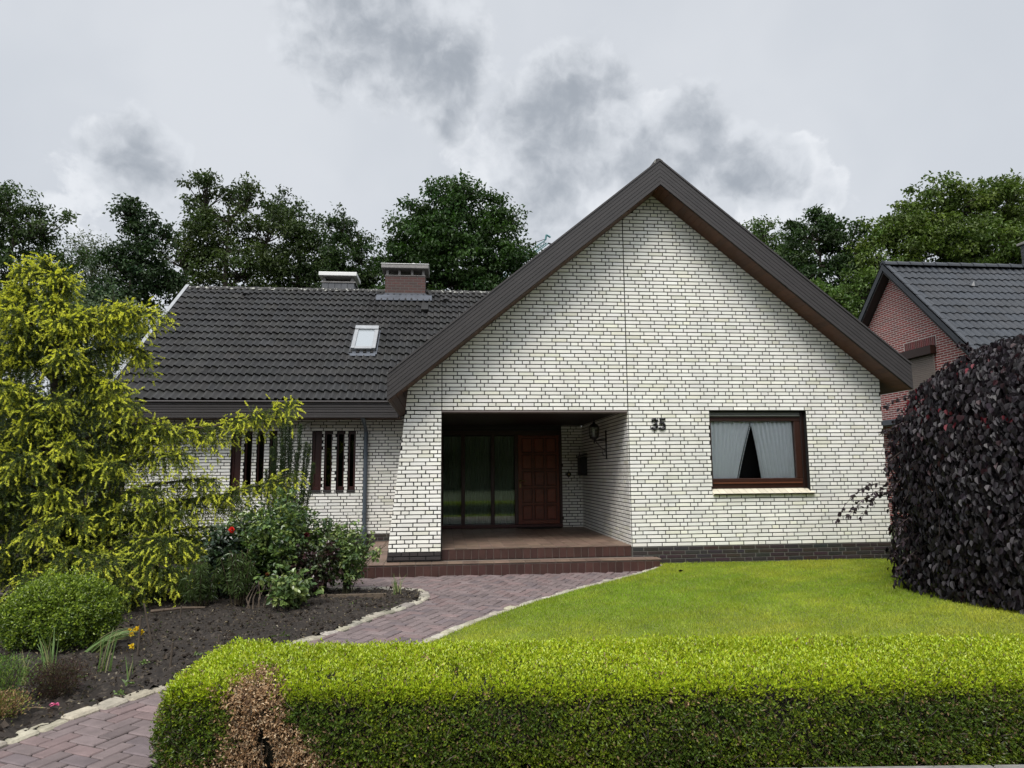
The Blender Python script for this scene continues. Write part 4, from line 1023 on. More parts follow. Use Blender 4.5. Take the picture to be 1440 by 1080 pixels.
P, N_ = hedge_surface(hn); keep = (P[:, 0] < 6.4) | (rng.random(hn) < .3); P, N_ = P[keep], N_[keep]
dm = dead_mask(P); dead = dm + rng.normal(0, .17, len(P)) > .5
hole = (np.abs(P[:, 0] - .56 - .02 * np.sin(P[:, 2] * 20)) < .045 * np.clip(1 - np.abs(P[:, 2] - .13) / .13, 0, 1) ** .5) & (P[:, 1] < .12)
def sprigs(P, N_, k, spread, lift, L, W, colf, deep):
    n = len(P); Pk = np.repeat(P, k, 0); Nk = np.repeat(N_, k, 0); Nw = Nk @ Hm
    D = norm(Nw * lift + rv(n * k) * spread + np.array([0, 0, .35])); base = toworld(Pk) - Nw * (rng.random((n * k, 1)) ** 1.5 * deep) + Nw * np.repeat(np.clip(rng.normal(0, .012, (n, 1)), -.03, .045), k, 0) + rng.normal(0, .008, (n * k, 3))
    Ln = L * rng.uniform(.6, 1.4, n * k); return base, D, norm(Nw + rv(n * k) * .8 + [0, 0, .5]), Ln, W * rng.uniform(.8, 1.2, n * k), colf(Pk, Nk)
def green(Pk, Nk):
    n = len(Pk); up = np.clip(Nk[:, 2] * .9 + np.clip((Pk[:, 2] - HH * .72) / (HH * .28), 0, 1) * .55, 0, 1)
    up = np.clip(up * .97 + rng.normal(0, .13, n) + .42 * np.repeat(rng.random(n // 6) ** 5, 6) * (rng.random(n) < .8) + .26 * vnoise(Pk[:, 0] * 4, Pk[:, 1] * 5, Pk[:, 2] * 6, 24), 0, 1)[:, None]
    old_shaded = np.array([(.066, .110, .013)]); new = np.array([(.370, .450, .020)])  # leaf age plus overhead light put into the colour: brighter top, darker sides
    c = (old_shaded * (1 - up) + new * up) * rng.uniform(.7, 1.3, (n, 1)); c *= rng.uniform(.92, 1.08, (n, 3))
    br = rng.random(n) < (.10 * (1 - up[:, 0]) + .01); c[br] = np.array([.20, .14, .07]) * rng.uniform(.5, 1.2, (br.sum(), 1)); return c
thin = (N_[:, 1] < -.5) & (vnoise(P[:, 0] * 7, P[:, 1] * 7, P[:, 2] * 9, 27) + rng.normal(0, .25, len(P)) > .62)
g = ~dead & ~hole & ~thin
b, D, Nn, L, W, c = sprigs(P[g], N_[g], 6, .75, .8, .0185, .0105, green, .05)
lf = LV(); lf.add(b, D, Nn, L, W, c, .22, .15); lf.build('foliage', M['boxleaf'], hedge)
brown = lambda Pk, Nk: np.array([(.46, .31, .18), (.33, .20, .10), (.66, .52, .35), (.12, .07, .045)])[rng.choice(4, len(Pk), p=[.40, .24, .20, .16])] * rng.uniform(.6, 1.2, (len(Pk), 1))
d_ = dead & ~hole
Pd = np.repeat(P[d_], 2, 0); Nd = np.repeat(N_[d_], 2, 0)
b, D, Nn, L, W, c = sprigs(Pd, Nd, 4, .95, .55, .0165, .0085, brown, .07)
lf = LV(); lf.add(b, D, Nn, L, W, c, .35, .35); lf.build('dead_patch', M['dry'], hedge)
# dark core and bare twigs
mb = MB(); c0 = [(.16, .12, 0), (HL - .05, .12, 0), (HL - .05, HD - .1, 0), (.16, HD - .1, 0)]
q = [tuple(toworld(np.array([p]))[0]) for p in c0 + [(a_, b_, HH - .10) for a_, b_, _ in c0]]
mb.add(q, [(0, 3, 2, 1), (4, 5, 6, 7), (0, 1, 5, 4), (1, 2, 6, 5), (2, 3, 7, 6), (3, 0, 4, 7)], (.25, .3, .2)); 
n = 9000; P, N_ = hedge_surface(n); f = (N_[:, 1] < -.4) | (N_[:, 0] < -.4); P, N_ = P[f], N_[f]; n = len(P)
lf = LV(); b = toworld(P) - (N_ @ Hm) * rng.uniform(.01, .07, (n, 1)) - np.array([0, 0, .05]); D = norm((N_ @ Hm) * .5 + rv(n) * .6 + [0, 0, .9])
tw = np.array([(.16, .13, .10), (.24, .21, .17), (.09, .07, .05)])[rng.choice(3, n)]
lf.add(b, D, rv(n), rng.uniform(.05, .13, n), np.full(n, .0032), tw * rng.uniform(.6, 1.1, (n, 1)), 0, .1); lf.build('twigs', M['dry'], hedge)
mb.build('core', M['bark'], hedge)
# ------------------------------------------------------------------ garden plants
def path_pts(p0, p1, p2, n):
    t = np.linspace(0, 1, n)[:, None]; p0, p1, p2 = (np.asarray(a, float) for a in (p0, p1, p2))
    return (1 - t) ** 2 * p0 + 2 * t * (1 - t) * p1 + t ** 2 * p2
# --- golden spruce: arching boughs with hanging twigs and yellow new shoots
spr = empty('golden_spruce', (-7.9, -1.5, G), 'big golden spruce with drooping boughs and yellow shoot tips at the left of the house', 'spruce')
tr = MB(); TB = np.array([-7.9, -1.5, G]); TT = np.array([-8.3, -1.5, 3.75])
tr.tube([TB, (-7.95, -1.5, .8), (-8.1, -1.5, 2.2), TT], [.16, .13, .09, .03], 10)
boughs = []
def trunk_at(z): t = np.clip((z - G) / (3.75 - G), 0, 1); return TB * (1 - t) + TT * t
expl = [(-8.39, 0, 4.07), (-8.56, -.25, 3.92), (-8.76, -.1, 3.67), (-8.07, -.3, 3.45), (-7.21, -.2, 3.40), (-6.89, 0, 3.42), (-7.83, -.5, 3.20), (-7.13, .1, 2.91), (-8.37, -.7, 3.24),
        (-8.75, -.4, 2.80), (-8.30, -.9, 2.28), (-7.72, -.6, 2.75), (-7.24, -.3, 2.38), (-6.99, -.4, 2.12), (-5.15, .2, 2.20), (-6.11, .0, 1.84), (-6.57, -.3, 1.86), (-8.37, -1.0, 1.49),
        (-7.31, -1.0, .74), (-5.12, .3, 1.22), (-5.80, .0, .93), (-6.13, -.3, .42), (-7.65, -1.1, .60), (-8.55, -1.0, 1.03), (-6.53, -.6, 1.01), (-7.02, -.9, .25), (-8.16, -1.2, .40),
        (-7.89, -1.0, 1.42), (-6.37, -.3, 1.48), (-8.58, -1.0, .22), (-8.9, .4, 1.8), (-9.1, -.2, 2.4), (-9.3, .3, 1.0), (-9.2, -.4, .2), (-7.4, .7, 1.6), (-8.0, .8, 2.4), (-8.3, .5, 3.3), (-6.9, .5, .6), (-7.5, -1.4, .05), (-6.5, -.6, .0),
        (-8.0, -.7, 1.95), (-6.55, -.8, .35), (-6.2, -1.1, .15), (-6.45, -1.3, -.05), (-6.05, -.8, .0), (-6.25, -.9, .45), (-5.95, -.6, .30), (-6.7, -1.4, .25), (-6.3, -.5, .75), (-6.75, -1.0, -.05), (-7.2, -1.2, .35), (-5.75, -.2, .55), (-6.0, -.1, 1.15), (-8.75, -.3, 3.45), (-8.1, -.2, 3.85), (-8.65, .1, 3.1), (-9.2, .0, 2.9), (-9.4, -.3, 1.9), (-7.5, -.8, 1.6), (-7.0, -.7, 1.35), (-6.9, -.6, .75), (-7.6, -.9, 1.05), (-8.7, -.8, .65), (-8.9, -.6, 1.55)]
n_expl = len(expl)
for k_, z_ in enumerate(np.linspace(.2, 3.75, 17)):          # boughs towards the street
    a_ = -1.57 + 1.25 * math.sin(k_ * 2.4); R_ = float(np.interp(z_, [.2, 1.5, 2.6, 3.4, 3.8], [1.25, 1.0, .85, .62, .35])) * (.8 + .3 * math.sin(k_ * 5.1)); c_ = trunk_at(z_)
    expl.append((c_[0] + R_ * math.cos(a_), .9 * R_ * math.sin(a_), z_ - .05))
NV = LV(); YV = LV(); TW = MB()
def twig_needles(pts, dens, L, tipf, yellow):
    """needles round a polyline of points; last part may be fresh yellow growth"""
    seg = pts[1:] - pts[:-1]; ln = np.linalg.norm(seg, axis=1); tot = ln.sum(); n = max(6, int(dens * tot)); s = rng.uniform(0, 1, n) * tot
    cs = np.concatenate([[0], np.cumsum(ln)]); i = np.clip(np.searchsorted(cs, s) - 1, 0, len(seg) - 1); f = ((s - cs[i]) / ln[i])[:, None]
    B = pts[i] + seg[i] * f; T = norm(seg[i]); D = norm(T * .75 + rv(n) * .8 + [0, 0, .12])
    return B, D, rv(n), s / tot
green_n = np.array([.030, .052, .010]); yel_n = np.array([.80, .80, .085]); mid_n = np.array([.18, .23, .026])
for bi, (x, dy_, z) in enumerate(expl):
    tip = np.array([x, -1.5 + dy_, z]); far = np.linalg.norm(tip[:2] - trunk_at(z)[:2])
    root = trunk_at(max(z - .25 - .12 * far + rng.uniform(-.1, .1), G + .25)); mid = (root + tip) / 2 + np.array([0, 0, .16 + .10 * far * rng.uniform(.5, 1.2)])
    if bi in (14, 19): mid = (root + tip) / 2 + np.array([0, 0, -.22])
    nseg = 14; bp = path_pts(root, mid, tip, nseg); 
    TW.tube([tuple(p) for p in bp], list(np.linspace(.030, .006, nseg)), 5, (.8, .7, .6), cap=False)
    L_ = np.linalg.norm(bp[1:] - bp[:-1], axis=1).sum(); nb = int(30 + 42 * L_)
    topness = np.clip((z - .2) / 3.2, 0, 1); inner = bi >= n_expl
    for k in range(nb):
        t = rng.uniform(.22, 1.0) ** .8; q = bp[min(int(t * (nseg - 1)), nseg - 2)] + (bp[min(int(t * (nseg - 1)) + 1, nseg - 1)] - bp[min(int(t * (nseg - 1)), nseg - 2)]) * rng.random()
        bd = norm(bp[min(int(t * (nseg - 1)) + 1, nseg - 1)] - bp[min(int(t * (nseg - 1)), nseg - 2)]); side = norm(np.cross(bd, [0, 0, 1.])) * rng.choice([-1, 1])
        out = norm(bd * rng.uniform(.3, .9) + side * rng.uniform(.3, 1.0) + [0, 0, rng.uniform(-.1, .35)])
        l = rng.uniform(.18, .46) * (1.12 - .45 * t) * (1.1 if L_ > 1 else .9)
        e = q + out * l * .62 + np.array([0, 0, -l * rng.uniform(.5, 1.15)]); m_ = q + out * l * .5 + np.array([0, 0, .03])
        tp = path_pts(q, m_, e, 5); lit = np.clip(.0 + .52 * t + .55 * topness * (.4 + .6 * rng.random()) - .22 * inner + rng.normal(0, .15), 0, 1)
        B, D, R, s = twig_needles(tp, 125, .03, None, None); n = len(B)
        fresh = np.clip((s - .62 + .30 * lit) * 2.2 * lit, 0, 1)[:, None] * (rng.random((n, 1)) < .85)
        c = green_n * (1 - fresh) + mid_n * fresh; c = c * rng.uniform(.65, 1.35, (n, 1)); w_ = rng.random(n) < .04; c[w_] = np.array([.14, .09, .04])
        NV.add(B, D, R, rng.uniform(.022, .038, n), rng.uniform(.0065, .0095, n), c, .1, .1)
        # sub twigs with the yellow tassels
        for _ in range(rng.integers(2, 5)):
            sidx = rng.integers(1, 5); b0 = tp[sidx]; d0 = norm(out * .5 + rng.normal(size=3) * .6 + [0, 0, -.55]); l2 = rng.uniform(.06, .17); e2 = b0 + d0 * l2
            B, D, R, s = twig_needles(np.stack([b0, (b0 + e2) / 2, e2]), 130, .03, None, None); n = len(B)
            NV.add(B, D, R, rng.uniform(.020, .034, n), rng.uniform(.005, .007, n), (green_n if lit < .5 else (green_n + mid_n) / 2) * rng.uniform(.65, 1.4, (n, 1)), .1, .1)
            if rng.random() < .10 + .74 * lit:
                n = int(rng.integers(30, 46)); dd = norm(d0 + [0, 0, -.6 + .6 * (lit > .75) * rng.random()]); tl = rng.uniform(.05, .085)
                B = e2 + dd * rng.uniform(-.01, tl, (n, 1)); D = norm(dd * .75 + rv(n) * .6)
                y = np.clip(.15 + .9 * lit + rng.normal(0, .2), 0, 1); c = (np.array([.33, .41, .060]) * (1 - y) + yel_n * y) * rng.uniform(.75, 1.25, (n, 1))
                YV.add(B, D, rv(n), rng.uniform(.016, .025, n), rng.uniform(.0065, .0095, n), c, .15, .1)
    # tassels along the top of the bough itself
    for k in range(int((30 if not inner else 12) * L_ * (.35 + .9 * topness)) + 6):
        t = rng.uniform(.45, 1.0); q = bp[min(int(t * (nseg - 1)), nseg - 1)] + rng.normal(0, .03, 3) + [0, 0, .02]
        n = int(rng.integers(18, 32)); dd = norm(norm(tip - root) + rng.normal(size=3) * .7 + [0, 0, .1]); B = q + dd * rng.uniform(0, .075, (n, 1)); D = norm(dd * .75 + rv(n) * .6)
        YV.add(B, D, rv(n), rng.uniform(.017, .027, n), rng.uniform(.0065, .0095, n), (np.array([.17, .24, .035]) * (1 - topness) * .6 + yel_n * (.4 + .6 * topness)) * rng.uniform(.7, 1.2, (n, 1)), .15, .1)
# dark inner sprays that fill the crown
n_in = 2400; zz = G + .1 + 3.7 * rng.random(n_in) ** 1.15; an = rng.uniform(0, 6.283, n_in); rad = np.interp(zz, [-.4, .3, 1.5, 2.6, 3.4, 3.9], [1.15, 1.2, .95, .75, .50, .18]) * rng.random(n_in) ** .55
for z_, a_, r_ in zip(zz, an, rad):
    q = trunk_at(z_) + [math.cos(a_) * r_, math.sin(a_) * r_ * .8, 0]
    if a_ < 3.14 and rng.random() < .5: continue
    o_ = np.array([math.cos(a_), math.sin(a_), 0]); l = rng.uniform(.18, .42); tp = path_pts(q, q + o_ * l * .4 + [0, 0, .03], q + o_ * l * .5 + [0, 0, -l * .8], 5)
    B, D, R, s = twig_needles(tp, 130, .03, None, None); n = len(B)
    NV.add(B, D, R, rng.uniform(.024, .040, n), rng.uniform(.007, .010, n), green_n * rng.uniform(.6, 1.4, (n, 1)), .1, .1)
    if rng.random() < .10:
        n = 16; B = tp[-1] + rng.normal(0, .012, (n, 3)); YV.add(B, norm(rv(n) + [0, 0, -.4]), rv(n), rng.uniform(.02, .034, n), rng.uniform(.007, .01, n), np.array([.24, .27, .025]) * rng.uniform(.6, 1.3, (n, 1)), .15, .1)
tr.build('trunk', M['bark'], spr); TW.build('boughs', M['twig'], spr); NV.build('needles', M['needle'], spr); YV.build('yellow_shoots', M['needle'], spr)

# --- weeping purple beech
bee = empty('weeping_purple_beech', (4.92, -3.35, G), 'dome of weeping purple beech with hanging dark leaves at the right edge of the lawn', 'beech')
BC = np.array([4.82, -3.30]); BRX, BRY, BTOP = 2.20, 2.12, 3.00
def beech_r(z): 
    t = np.clip((z - G) / (BTOP - G), 0, 1); return np.interp(t, [0, .05, .2, .45, .62, .79, .875, .955, 1.0], [.95, 1.0, 1.0, 1.0, .96, .82, .65, .38, .06])
def beech_pts(n):
    z = G + .02 + (BTOP - G) * rng.random(n) ** .95; a = rng.uniform(0, 2 * np.pi, n)
    front = (np.sin(a) < .35) | (rng.random(n) < .35); z, a = z[front], a[front]; n = len(z)
    ripple = 1 + .045 * vnoise(np.cos(a) * 4, np.sin(a) * 4, z * .5, 31) + .045 * vnoise(np.cos(a) * 8, np.sin(a) * 8, z * 2.0, 32)
    low = np.clip((a - 3.6) / .9, 0, 1) * np.clip((5.2 - a) / .7, 0, 1)
    r = beech_r(z) * ripple; P = np.stack([BC[0] + BRX * r * np.cos(a), BC[1] + BRY * r * np.sin(a), z], 1)
    dz = .08; dr = (beech_r(z + dz) - beech_r(z - dz)) / (2 * dz); N_ = norm(np.stack([np.cos(a) / BRX, np.sin(a) / BRY, -dr / 1.9], 1)); return P, N_
P, N_ = beech_pts(66000); n = len(P); depth = rng.random(n) ** 1.2 * .40; P = P - N_ * depth[:, None]
D = norm(np.array([0, 0, -1.0]) + N_ * rng.uniform(.0, .75, (n, 1)) + rv(n) * .42); Nn = norm(N_ + rv(n) * .55 + [0, 0, .15])
c = np.array([.0135, .0105, .0130]) * rng.uniform(.55, 1.7, (n, 1)) * rng.uniform(.9, 1.1, (n, 3)); br = rng.random(n) < .04; c[br] = np.array([.030, .010, .013]) * rng.uniform(.6, 1.3, (br.sum(), 1))
red = (P[:, 2] > 1.7) & (P[:, 0] < 3.5) & (vnoise(P[:, 0] * 3, P[:, 1] * 3, P[:, 2] * 3, 77) > .35) & (rng.random(n) < .10); c[red] = np.array([.12, .012, .020]) * rng.uniform(.4, 1.2, (red.sum(), 1))
pale = rng.random(n) < .0006; c[pale] = np.array([.30, .22, .15])
lf = LV(); lf.add(P, D, Nn, rng.uniform(.052, .104, n), rng.uniform(.036, .066, n), c, .2, .3, 6)
# hanging tips that stray out of the dome
strays = [((2.95, -2.6, 1.02), (2.20, -2.75, 1.16), (1.86, -2.8, .60)), ((2.95, -2.6, .95), (2.35, -2.8, 1.05), (2.02, -2.8, .64)), ((2.9, -2.6, .90), (2.40, -2.7, 1.0), (2.2, -2.75, .55)),
          ((3.6, -2.7, 2.25), (3.1, -2.75, 2.25), (2.62, -2.8, 2.02)), ((3.2, -2.9, 1.9), (2.75, -2.9, 1.82), (2.45, -2.9, 1.66)), ((4.3, -2.9, 2.75), (4.0, -2.9, 2.9), (3.7, -2.9, 2.62)), ((4.0, -2.8, 2.65), (3.85, -2.8, 2.85), (3.7, -2.8, 2.85)), ((2.9, -3, .3), (2.5, -3, .15), (2.42, -3, -.18))]
strays += [((2.95 + .2 * rng.random(), -2.9, z), (2.62, -2.95, z - .02), (2.52 - .10 * rng.random(), -2.95, z - .3)) for z in (1.5, 1.2, .7, .45)]
for a_, b_, c_ in strays:
    TWB = MB(); pts = path_pts(a_, b_, c_, 16); TWB.tube([tuple(p) for p in pts], list(np.linspace(.006, .002, 16)), 5, (.5, .4, .4), cap=False); TWB.build('hanging_twig', M['twig'], bee)
    for k in range(34):
        q = pts[rng.integers(2, 16)]; d = norm(rng.normal(size=3) * .5 + [-.25, 0, -.7])
        lf.add(q[None] + rng.normal(0, .01, (1, 3)), d[None], rv(1), .062 * rng.uniform(.7, 1.2), .042 * rng.uniform(.7, 1.1), np.array([[.022, .014, .018]]) * rng.uniform(.6, 1.6), .16, .2, 6)
lf.build('foliage', M['beech'], bee)
for k in range(34):                                            # long pendulous shoots on the surface
    P, N_ = beech_pts(1)
    if len(P) == 0: continue
    p = P[0] + N_[0] * .03; l = rng.uniform(.3, .9); pts = [p + np.array([0, 0, -l * t]) + np.array([.07 * math.sin(4 * t + k) - .05 * t, .04 * math.sin(6 * t + 2 * k), 0]) for t in np.linspace(0, 1, 8)]
    pts = [q for q in pts if q[2] > G + .05]
    if len(pts) > 2: TWB = MB(); TWB.tube([tuple(q) for q in pts], .0028, 4, (.30, .2, .2), cap=False); TWB.build('hanging_twig', M['twig'], bee)
mb = MB(); mb.tube([(4.92, -3.35, G), (4.95, -3.3, 1.2), (4.92, -3.3, 2.4)], [.13, .10, .05], 10)
for k in range(14):
    a = k * 2.4; zz = 1.1 + .09 * k; r_ = .55 * beech_r(zz + .4); mb.tube([(4.95, -3.3, zz), (4.95 + BRX * r_ * .5 * math.cos(a), -3.3 + BRY * r_ * .5 * math.sin(a), zz + .4), (4.95 + BRX * r_ * math.cos(a), -3.3 + BRY * r_ * math.sin(a), zz + .2)], [.04, .03, .012], 6)
mb.build('trunk', M['bark'], bee)
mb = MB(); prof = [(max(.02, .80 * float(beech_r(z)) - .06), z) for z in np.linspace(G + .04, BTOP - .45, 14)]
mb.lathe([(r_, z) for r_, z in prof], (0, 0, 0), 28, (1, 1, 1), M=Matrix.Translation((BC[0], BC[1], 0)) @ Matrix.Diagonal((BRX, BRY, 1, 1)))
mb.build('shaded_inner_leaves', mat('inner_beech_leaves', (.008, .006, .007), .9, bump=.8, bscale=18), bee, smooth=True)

# --- clipped round box bush
def box_ball(name, c, r, n, label, parts=True, cols=((.045, .085, .014), (.19, .26, .03)), L=.020):
    t = empty(name, (c[0], c[1], G), label, 'shrub')
    d = rv(n); d = d[d[:, 2] > -.55]; n = len(d); rr = 1 + .12 * vnoise(d[:, 0] * 4, d[:, 1] * 4, d[:, 2] * 4, 41) + .12 * vnoise(d[:, 0] * 9, d[:, 1] * 10, d[:, 2] * 10, 42)
    dep = 1 - rng.random(n) ** 2 * .22; S = np.array(r); P = np.array(c) + d * S * (rr * dep)[:, None]; N_ = norm(d / S)
    k = 5; Pk = np.repeat(P, k, 0) + rng.normal(0, .014, (n * k, 3)); Nk = np.repeat(N_, k, 0)
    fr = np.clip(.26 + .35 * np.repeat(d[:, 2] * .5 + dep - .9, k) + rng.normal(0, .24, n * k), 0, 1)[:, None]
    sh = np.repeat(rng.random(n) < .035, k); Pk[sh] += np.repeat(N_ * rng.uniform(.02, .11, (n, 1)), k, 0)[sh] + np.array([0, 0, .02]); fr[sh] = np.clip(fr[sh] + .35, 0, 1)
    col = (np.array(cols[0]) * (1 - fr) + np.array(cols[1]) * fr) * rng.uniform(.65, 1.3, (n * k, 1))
    f = Pk[:, 2] > G + .02; m_ = int(f.sum())
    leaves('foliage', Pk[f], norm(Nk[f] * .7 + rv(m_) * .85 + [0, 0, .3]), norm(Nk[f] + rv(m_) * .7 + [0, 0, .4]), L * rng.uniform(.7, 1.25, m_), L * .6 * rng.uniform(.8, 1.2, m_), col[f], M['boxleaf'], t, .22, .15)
    mb = MB()
    for k in range(40):
        a = rng.uniform(0, 6.28); e_ = np.array(c) + np.array([math.cos(a), math.sin(a), rng.uniform(-.2, .9)]) * S * .85
        mb.tube([(c[0] + .05 * math.cos(a), c[1] + .05 * math.sin(a), G), tuple((np.array([c[0], c[1], G]) + e_) / 2 + [0, 0, .05]), tuple(e_)], [.010, .007, .003], 5)
    mb.build('stems', M['twig'], t); return t
box_ball('box_bush', (-6.52, -4.15, -.07), (.45, .42, .35), 8500, 'rounded green box bush in the bed below the golden spruce', cols=((.040, .085, .010), (.34, .44, .04)), L=.024)

# --- roses and leafy shrubs
def leafy(name, label, cat, base, canes, spread, hgt, nl, cols, L, W, seed, flowers=(), m='rose', lean=(0, 0), shape=6, droop=.2):
    r = np.random.default_rng(seed); t = empty(name, base, label, cat); mb = MB(); lf = LV(); base = np.array(base, float)
    tips = []
    for k in range(canes):
        a = r.uniform(0, 6.28); ra = r.uniform(.15, 1) * spread; h = hgt * r.uniform(.55, 1.05) * (1.05 - .3 * (ra / spread))
        e = base + np.array([math.cos(a) * ra + lean[0], math.sin(a) * ra * .8 + lean[1], h]); q = base + np.array([math.cos(a) * ra * .25, math.sin(a) * ra * .25, h * .55])
        pts = path_pts(base + r.normal(0, .03, 3) * [1, 1, 0], q, e, 9); mb.tube([tuple(p) for p in pts], list(np.linspace(.007, .003, 9)), 5, (.6, .75, .4), cap=False)
        tips.append(e); per = int(nl * r.uniform(.7, 1.3))
        for j in range(per):
            i = min(int((.25 + .75 * r.random() ** .7) * 8), 8); q0 = pts[i] + r.normal(0, .03, 3)
            d = norm(r.normal(size=3) * [1, 1, .35] + [0, 0, .1 - droop]); ax = q0 + d * r.uniform(.02, .11)
            m_ = r.integers(3, 6); fan = norm(d[None] + r.normal(size=(m_, 3)) * .55)
            c = np.array(cols[r.choice(len(cols))])[None] * r.uniform(.65, 1.35, (m_, 1))
            lf.add(np.repeat(ax[None], m_, 0) + r.normal(0, .012, (m_, 3)), fan, norm(r.normal(size=(m_, 3)) * .45 + [0, -.25, 1]), L * r.uniform(.7, 1.25, m_), W * r.uniform(.75, 1.2, m_), c, .16, .18, shape)
    lf.build('foliage', M[m], t); mb.build('canes', M['twig'], t)
    for p, colr, rad in flowers:
        f = LV(); n = 26; d = norm(r.normal(size=(n, 3)) + [0, -.5, .5]); f.add(np.repeat(np.array(p)[None], n, 0) + d * rad * .15, d, norm(r.normal(size=(n, 3))), rad * r.uniform(.7, 1.1, n), np.full(n, rad * .8), np.array(colr)[None] * r.uniform(.7, 1.2, (n, 1)), .3, -.2, 6)
        f.build('flower', M['petal'], t)
    return t
GR = [(.065, .115, .030), (.045, .085, .032), (.12, .19, .045), (.19, .25, .06)]; GRD = [(.030, .055, .028), (.040, .070, .032), (.028, .045, .030), (.055, .085, .04)]; LT = [(.15, .22, .06), (.11, .17, .05), (.07, .12, .04), (.22, .27, .09)]; PU = [(.05, .022, .024), (.06, .035, .03), (.05, .07, .03), (.075, .1, .04)]
leafy('rose_bush', 'tall leafy rose bush in front of the slit windows, broad and bushy', 'rose bush', (-5.15, -1.85, G), 54, .80, 1.44, 54, GR, .050, .034, 1)
leafy('rose_bush', 'dark leaved rose bush with one red bloom beside the golden spruce', 'rose bush', (-5.78, -1.95, G), 32, .55, 1.08, 40, GRD, .055, .036, 2, [((-5.58, -2.3, .55), (.75, .03, .02), .038), ((-5.75, -2.05, .33), (.5, .4, .06), .03)])
leafy('rose_bush', 'airy rose bush with young pale leaves beside the tiled steps', 'rose bush', (-4.27, -1.72, G), 26, .46, 1.0, 26, LT, .046, .032, 3, lean=(.05, 0))
leafy('rose_bush', 'purplish rose bush at the middle of the bed before the short plank', 'rose bush', (-4.70, -1.95, G), 24, .44, .84, 32, PU, .044, .030, 4, [((-4.75, -2.0, .45), (.10, .01, .015), .035)])
leafy('rose_bush', 'low rose bush with big pale green leaves nearest the paved path', 'rose bush', (-4.75, -2.75, G), 14, .40, .55, 18, LT, .064, .044, 5, [((-5.0, -2.9, .1), (.2, .07, .03), .02)], droop=.3)
leafy('rose_bush', 'loose green rose bush right behind the dark leaved one with the red bloom', 'rose bush', (-5.45, -1.35, G), 34, .60, 1.25, 40, GR, .048, .032, 16)
leafy('rose_bush', 'mixed green and bronze rose bush between the tall bush and the downpipe', 'rose bush', (-4.62, -1.50, G), 26, .46, 1.02, 34, GR + PU[2:], .046, .031, 17)
leafy('laurel_shrub', 'pale yellow green shrub tip rising between spruce and roses', 'shrub', (-5.62, -1.2, G), 8, .30, 1.50, 20, [(.10, .15, .03), (.16, .20, .03)], .05, .028, 6)

# --- columnar yew
def upright_yew(name, label, base, stems, seed):
    r = np.random.default_rng(seed); t = empty(name, base, label, 'yew'); nv = LV(); yv = LV(); mb = MB(); base = np.array(base)
    for (dx, dy_, h) in stems:
        p0 = base + [dx * .5, dy_ * .5, 0]; p1 = base + [dx, dy_, h]; pts = path_pts(p0, (p0 + p1) / 2 + [0, 0, .1], p1, 10); mb.tube([tuple(q) for q in pts], list(np.linspace(.012, .004, 10)), 5, cap=False)
        n = int(1100 * h); s = r.random(n); B = p0 + (p1 - p0) * s[:, None] + r.normal(0, .012, (n, 3)); D = norm(r.normal(size=(n, 3)) * [1, 1, .3] + [0, 0, .75]); c = np.array([.030, .052, .018]) * r.uniform(.6, 1.6, (n, 1))
        nv.add(B, D, norm(r.normal(size=(n, 3))), .044 * r.uniform(.7, 1.2, n), np.full(n, .0085), c, .1, .1)
        for zt in np.concatenate([[1.0], r.uniform(.45, .97, 4)]):
            m_ = 22; q = p0 + (p1 - p0) * zt + r.normal(0, .015, 3) * (zt < 1); D = norm(r.normal(size=(m_, 3)) + [0, 0, .7]); yv.add(np.repeat(q[None], m_, 0), D, norm(r.normal(size=(m_, 3))), .034 * r.uniform(.8, 1.1, m_), np.full(m_, .009), np.array([.15, .20, .04]) * r.uniform(.7, 1.3, (m_, 1)), .1, .1)
    nv.build('needles', M['needle'], t); yv.build('fresh_tips', M['needle'], t); mb.build('stems', M['twig'], t)
upright_yew('columnar_yew', 'slim upright dark yew standing between the two groups of slit windows', (-5.45, -.1, G),
            [(-.18, 0, 2.10), (-.10, .05, 2.35), (-.02, -.04, 2.42), (.02, .06, 2.28), (-.24, .05, 1.95), (.07, 0, 2.15), (.20, -.02, 2.30), (.28, .04, 2.02), (.34, 0, 1.98), (.40, .03, 1.7), (-.30, .0, 1.6), (.13, .05, 1.85), (-.06, -.06, 2.0)], 9)
# --- spurges with narrow drooping leaves
def spurge(label, base, n_st, h, seed):
    r = np.random.default_rng(seed); t = empty('spurge', base, label, 'spurge', 'narrow leaved spurges in the bed'); base = np.array(base); lf = LV(); mb = MB()
    for k in range(n_st):
        a = r.uniform(0, 6.28); ra = r.uniform(.02, .27); e = base + [math.cos(a) * ra, math.sin(a) * ra, h * r.uniform(.6, 1.05)]; p0 = base + [math.cos(a) * ra * .3, math.sin(a) * ra * .3, 0]; pts = path_pts(p0, (p0 + e) / 2 + [0, 0, .05], e, 6)
        mb.tube([tuple(q) for q in pts], .005, 5, (.9, .9, .6), cap=False); n = 60; s = r.uniform(.3, 1, n); B = p0 + (e - p0) * s[:, None]; D = norm(r.normal(size=(n, 3)) * [1, 1, .25] + [0, 0, .25 - .75 * (1 - 0)] * np.array([1, 1, .6]))
        lf.add(B, D, norm(r.normal(size=(n, 3)) * .4 + [0, 0, 1]), .075 * r.uniform(.6, 1.15, n), np.full(n, .009), np.array([.075, .115, .035]) * r.uniform(.55, 1.35, (n, 1)), .1, .35)
    lf.build('foliage', M['rose'], t); mb.build('stems', M['twig'], t)
spurge('narrow leaved green spurge nearest the golden spruce', (-5.84, -2.5, G), 26, .58, 1)
spurge('narrow leaved green spurge with bare grey stems at its right side', (-5.42, -2.45, G), 28, .64, 2)
mb = MB(); r = random.Random(6)
